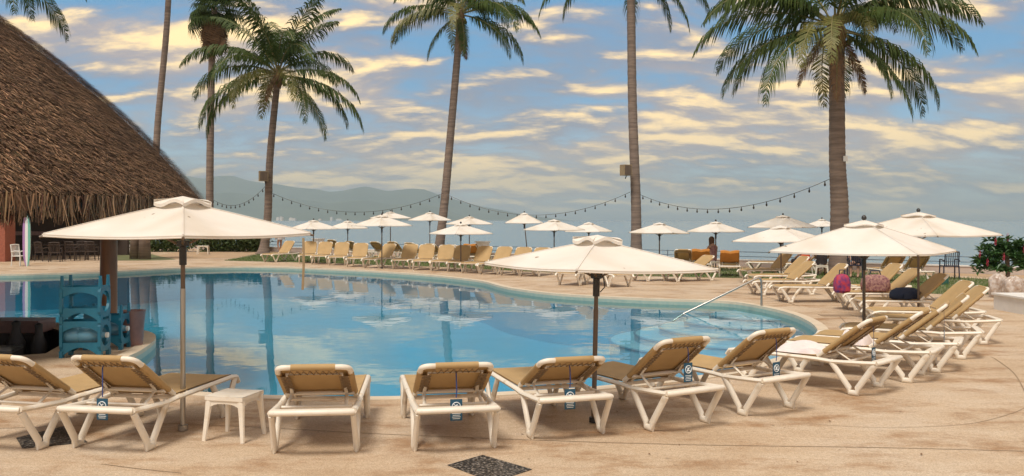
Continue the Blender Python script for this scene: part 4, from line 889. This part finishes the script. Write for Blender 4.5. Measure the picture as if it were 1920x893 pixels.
# bags on the bend loungers
def bag(loc, rz, sx, sy, h, m, label, seed, straps=True):
    r = random.Random(seed); o = empty('bag', loc, rz, label=label, cat='bag'); mb = MB()
    prof_ = [(.80, 0), (1.0, .12), (1.02, .45), (.92, .75), (.6, .95), (.15, 1.0)]; n = 20; vs = []
    for q, z in prof_: vs += [(sx/2*q*math.copysign(abs(math.cos(2*PI*k/n))**.6, math.cos(2*PI*k/n))*(1+r.uniform(-.04, .04)), sy/2*q*math.copysign(abs(math.sin(2*PI*k/n))**.6, math.sin(2*PI*k/n)), z*h) for k in range(n)]
    mb.add(vs, [(i*n+k, i*n+(k+1) % n, (i+1)*n+(k+1) % n, (i+1)*n+k) for i in range(len(prof_)-1) for k in range(n)]+[tuple(range(n-1, -1, -1)), tuple((len(prof_)-1)*n+k for k in range(n))]); mb.build('body', m, o, auto=False)
    if straps: MB().tube([(-sx*.2, 0, h*.92), (-sx*.15, 0, h*1.2), (sx*.15, 0, h*1.2), (sx*.2, 0, h*.92)], .014, 6).build('handle', M['navyf'], o)
    MB().box((0, -sy/2*.98, h*.32), (sx*.6, .05, h*.4)).build('pocket', m, o); return o
bag((7.35, 20.2, .385), .2, .36, .24, .42, M['red'], 'red and blue childrens backpack standing on a lounger', 1); bag((8.15, 20.35, .385), -.1, .62, .3, .40, M['print'], 'patterned brown beach bag on the lounger beside the backpack', 2); bag((8.0, 18.45, .385), .3, .62, .36, .25, M['navyf'], 'slumped navy bag lying on a lounger', 3, False)
# flowering shrub, sacks and planter at the right edge
c0 = G(1893, 556); sh = empty('flowering_shrub', c0+Vector((.4, .9, 0)), label='leafy shrub with dark red flowers above the plastic sacks', cat='shrub'); MB().tube([(0, 0, 0), (.05, 0, .6), (0, 0, 1.2)], .06, 7).build('stem', M['trunk'], sh)
rr = random.Random(9); lv = MB()
for b_ in range(130):
    th = rr.uniform(0, 2*PI); ph_ = rr.uniform(-.2, 1.3); rad = rr.uniform(.45, .95); cc = Vector((math.cos(th)*math.cos(ph_)*rad*.95, math.sin(th)*math.cos(ph_)*rad*.8, .75+math.sin(ph_)*rad*.85))
    for k in range(11):
        a = k*2.4; el = rr.uniform(-.3, .9); d1 = Vector((math.cos(a)*math.cos(el), math.sin(a)*math.cos(el), math.sin(el))); w = d1.cross(Vector((0, 0, 1)))
        if w.length < .01: continue
        w = w.normalized()*.038; ln = rr.uniform(.16, .28); lv.add([cc, cc+d1*ln*.5-w+Vector((0, 0, .02)), cc+d1*ln-Vector((0, 0, .03)), cc+d1*ln*.5+w+Vector((0, 0, .02))], [(0, 1, 2), (0, 2, 3)])
lv.build('foliage', M['shrub'], sh, smooth=False)
for (dx, dy, dz) in ((-.45, -.3, 1.30), (-.15, -.35, 1.42), (-.72, -.4, .75), (.15, -.6, 1.1), (-.82, -.2, .95), (-.4, -.62, .9)):
    f = MB()
    for k in range(9): f.add([(dx, dy, dz+k*.02), (dx+.03*math.cos(k*2.4), dy+.05*math.sin(k*2.4), dz+.05+k*.02), (dx+.02*math.cos(k*2.4+.6), dy+.02*math.sin(k*2.4+.6), dz+.09+k*.02)], [(0, 1, 2)])
    f.build('flower', M['flower'], sh, smooth=False)
def sack(px, py, sx, h, label, seed):
    r = random.Random(seed); ph = [r.uniform(0, 6) for _ in range(6)]; g = G(px, py)
    def fn(u, v):
        th = u*2*PI; q = math.sin(min(v*1.15, 1)*PI*.5+.0)*.35+.65*math.sqrt(max(0, 1-v**2.2)); q = q if v < .86 else q*(1-(v-.86)*4)
        w = 1+.09*math.sin(th*5+ph[0]+v*5)+.06*math.sin(th*9+ph[1]-v*8); return (sx*.5*math.cos(th)*q*w, sx*.45*math.sin(th)*q*w, h*v+.012*math.sin(th*7))
    o = MB().grid(fn, 36, 18).build('plastic_sack', M['sack'], auto=False); o.location = g+Vector((0, sx*.3, .003)); return tag(o, label, 'sack')
sack(1878, 559, .55, .62, 'tied clear plastic sack of debris nearest the lawn', 1); sack(1908, 562, .6, .58, 'fuller clear plastic sack against the shrub', 2)
o = empty('planter', G(1935, 590)+Vector((.35, .4, 0)), label='low white planter box at the path edge near the sacks', cat='planter'); MB().box((0, 0, .17), (1.1, 1.5, .34)).build('box', M['white'], o, smooth=False); MB().box((0, 0, .35), (1.18, 1.58, .04)).build('rim', M['white'], o, smooth=False)
o = MB().lathe([(.12, 0), (.12, .28), (.10, .32), (.03, .34)], 14).build('garden_lamp', M['green']); o.location = G(1771, 534); tag(o, 'short green cylinder lamp on the lawn below the navy armchair', 'lamp')
for k in range(26):                                    # dry leaves and crumbs on the paving
    g = G(random.uniform(850, 1850), random.uniform(745, 880)); s = random.uniform(.012, .03); a = random.uniform(0, 6)
    o = MB().add([(-s, 0, .004), (0, -s*.5, .009), (s, 0, .012), (0, s*.5, .007)], [(0, 1, 2), (0, 2, 3)]).build('dry_leaf', M['dead'], smooth=False); o.location = g+Vector((0, 0, .003)); o.rotation_euler.z = a; tag(o, 'tiny dry leaf lying on the tan paving', 'leaf', 'dry leaves on the paving')

# ------------------------------------------------------------------ haze over the bay
HZ = 1.05e-4
hm = bpy.data.materials.new('haze_air'); hm.use_nodes = True; N = hm.node_tree.nodes
for n in list(N):
    if n.type != 'OUTPUT_MATERIAL': N.remove(n)
pv = N.new('ShaderNodeVolumePrincipled'); pv.inputs['Color'].default_value = (.70, .90, 1.0, 1); pv.inputs['Density'].default_value = HZ; pv.inputs['Anisotropy'].default_value = .2
hm.node_tree.links.new(pv.outputs[0], N['Material Output'].inputs['Volume'])
hz = MB().box((0, 7600, 358.2), (33000, 16200, 723.6)).build('haze', hm, smooth=False); tag(hz, 'pale sea haze in the air over the bay', 'haze', kind='stuff')
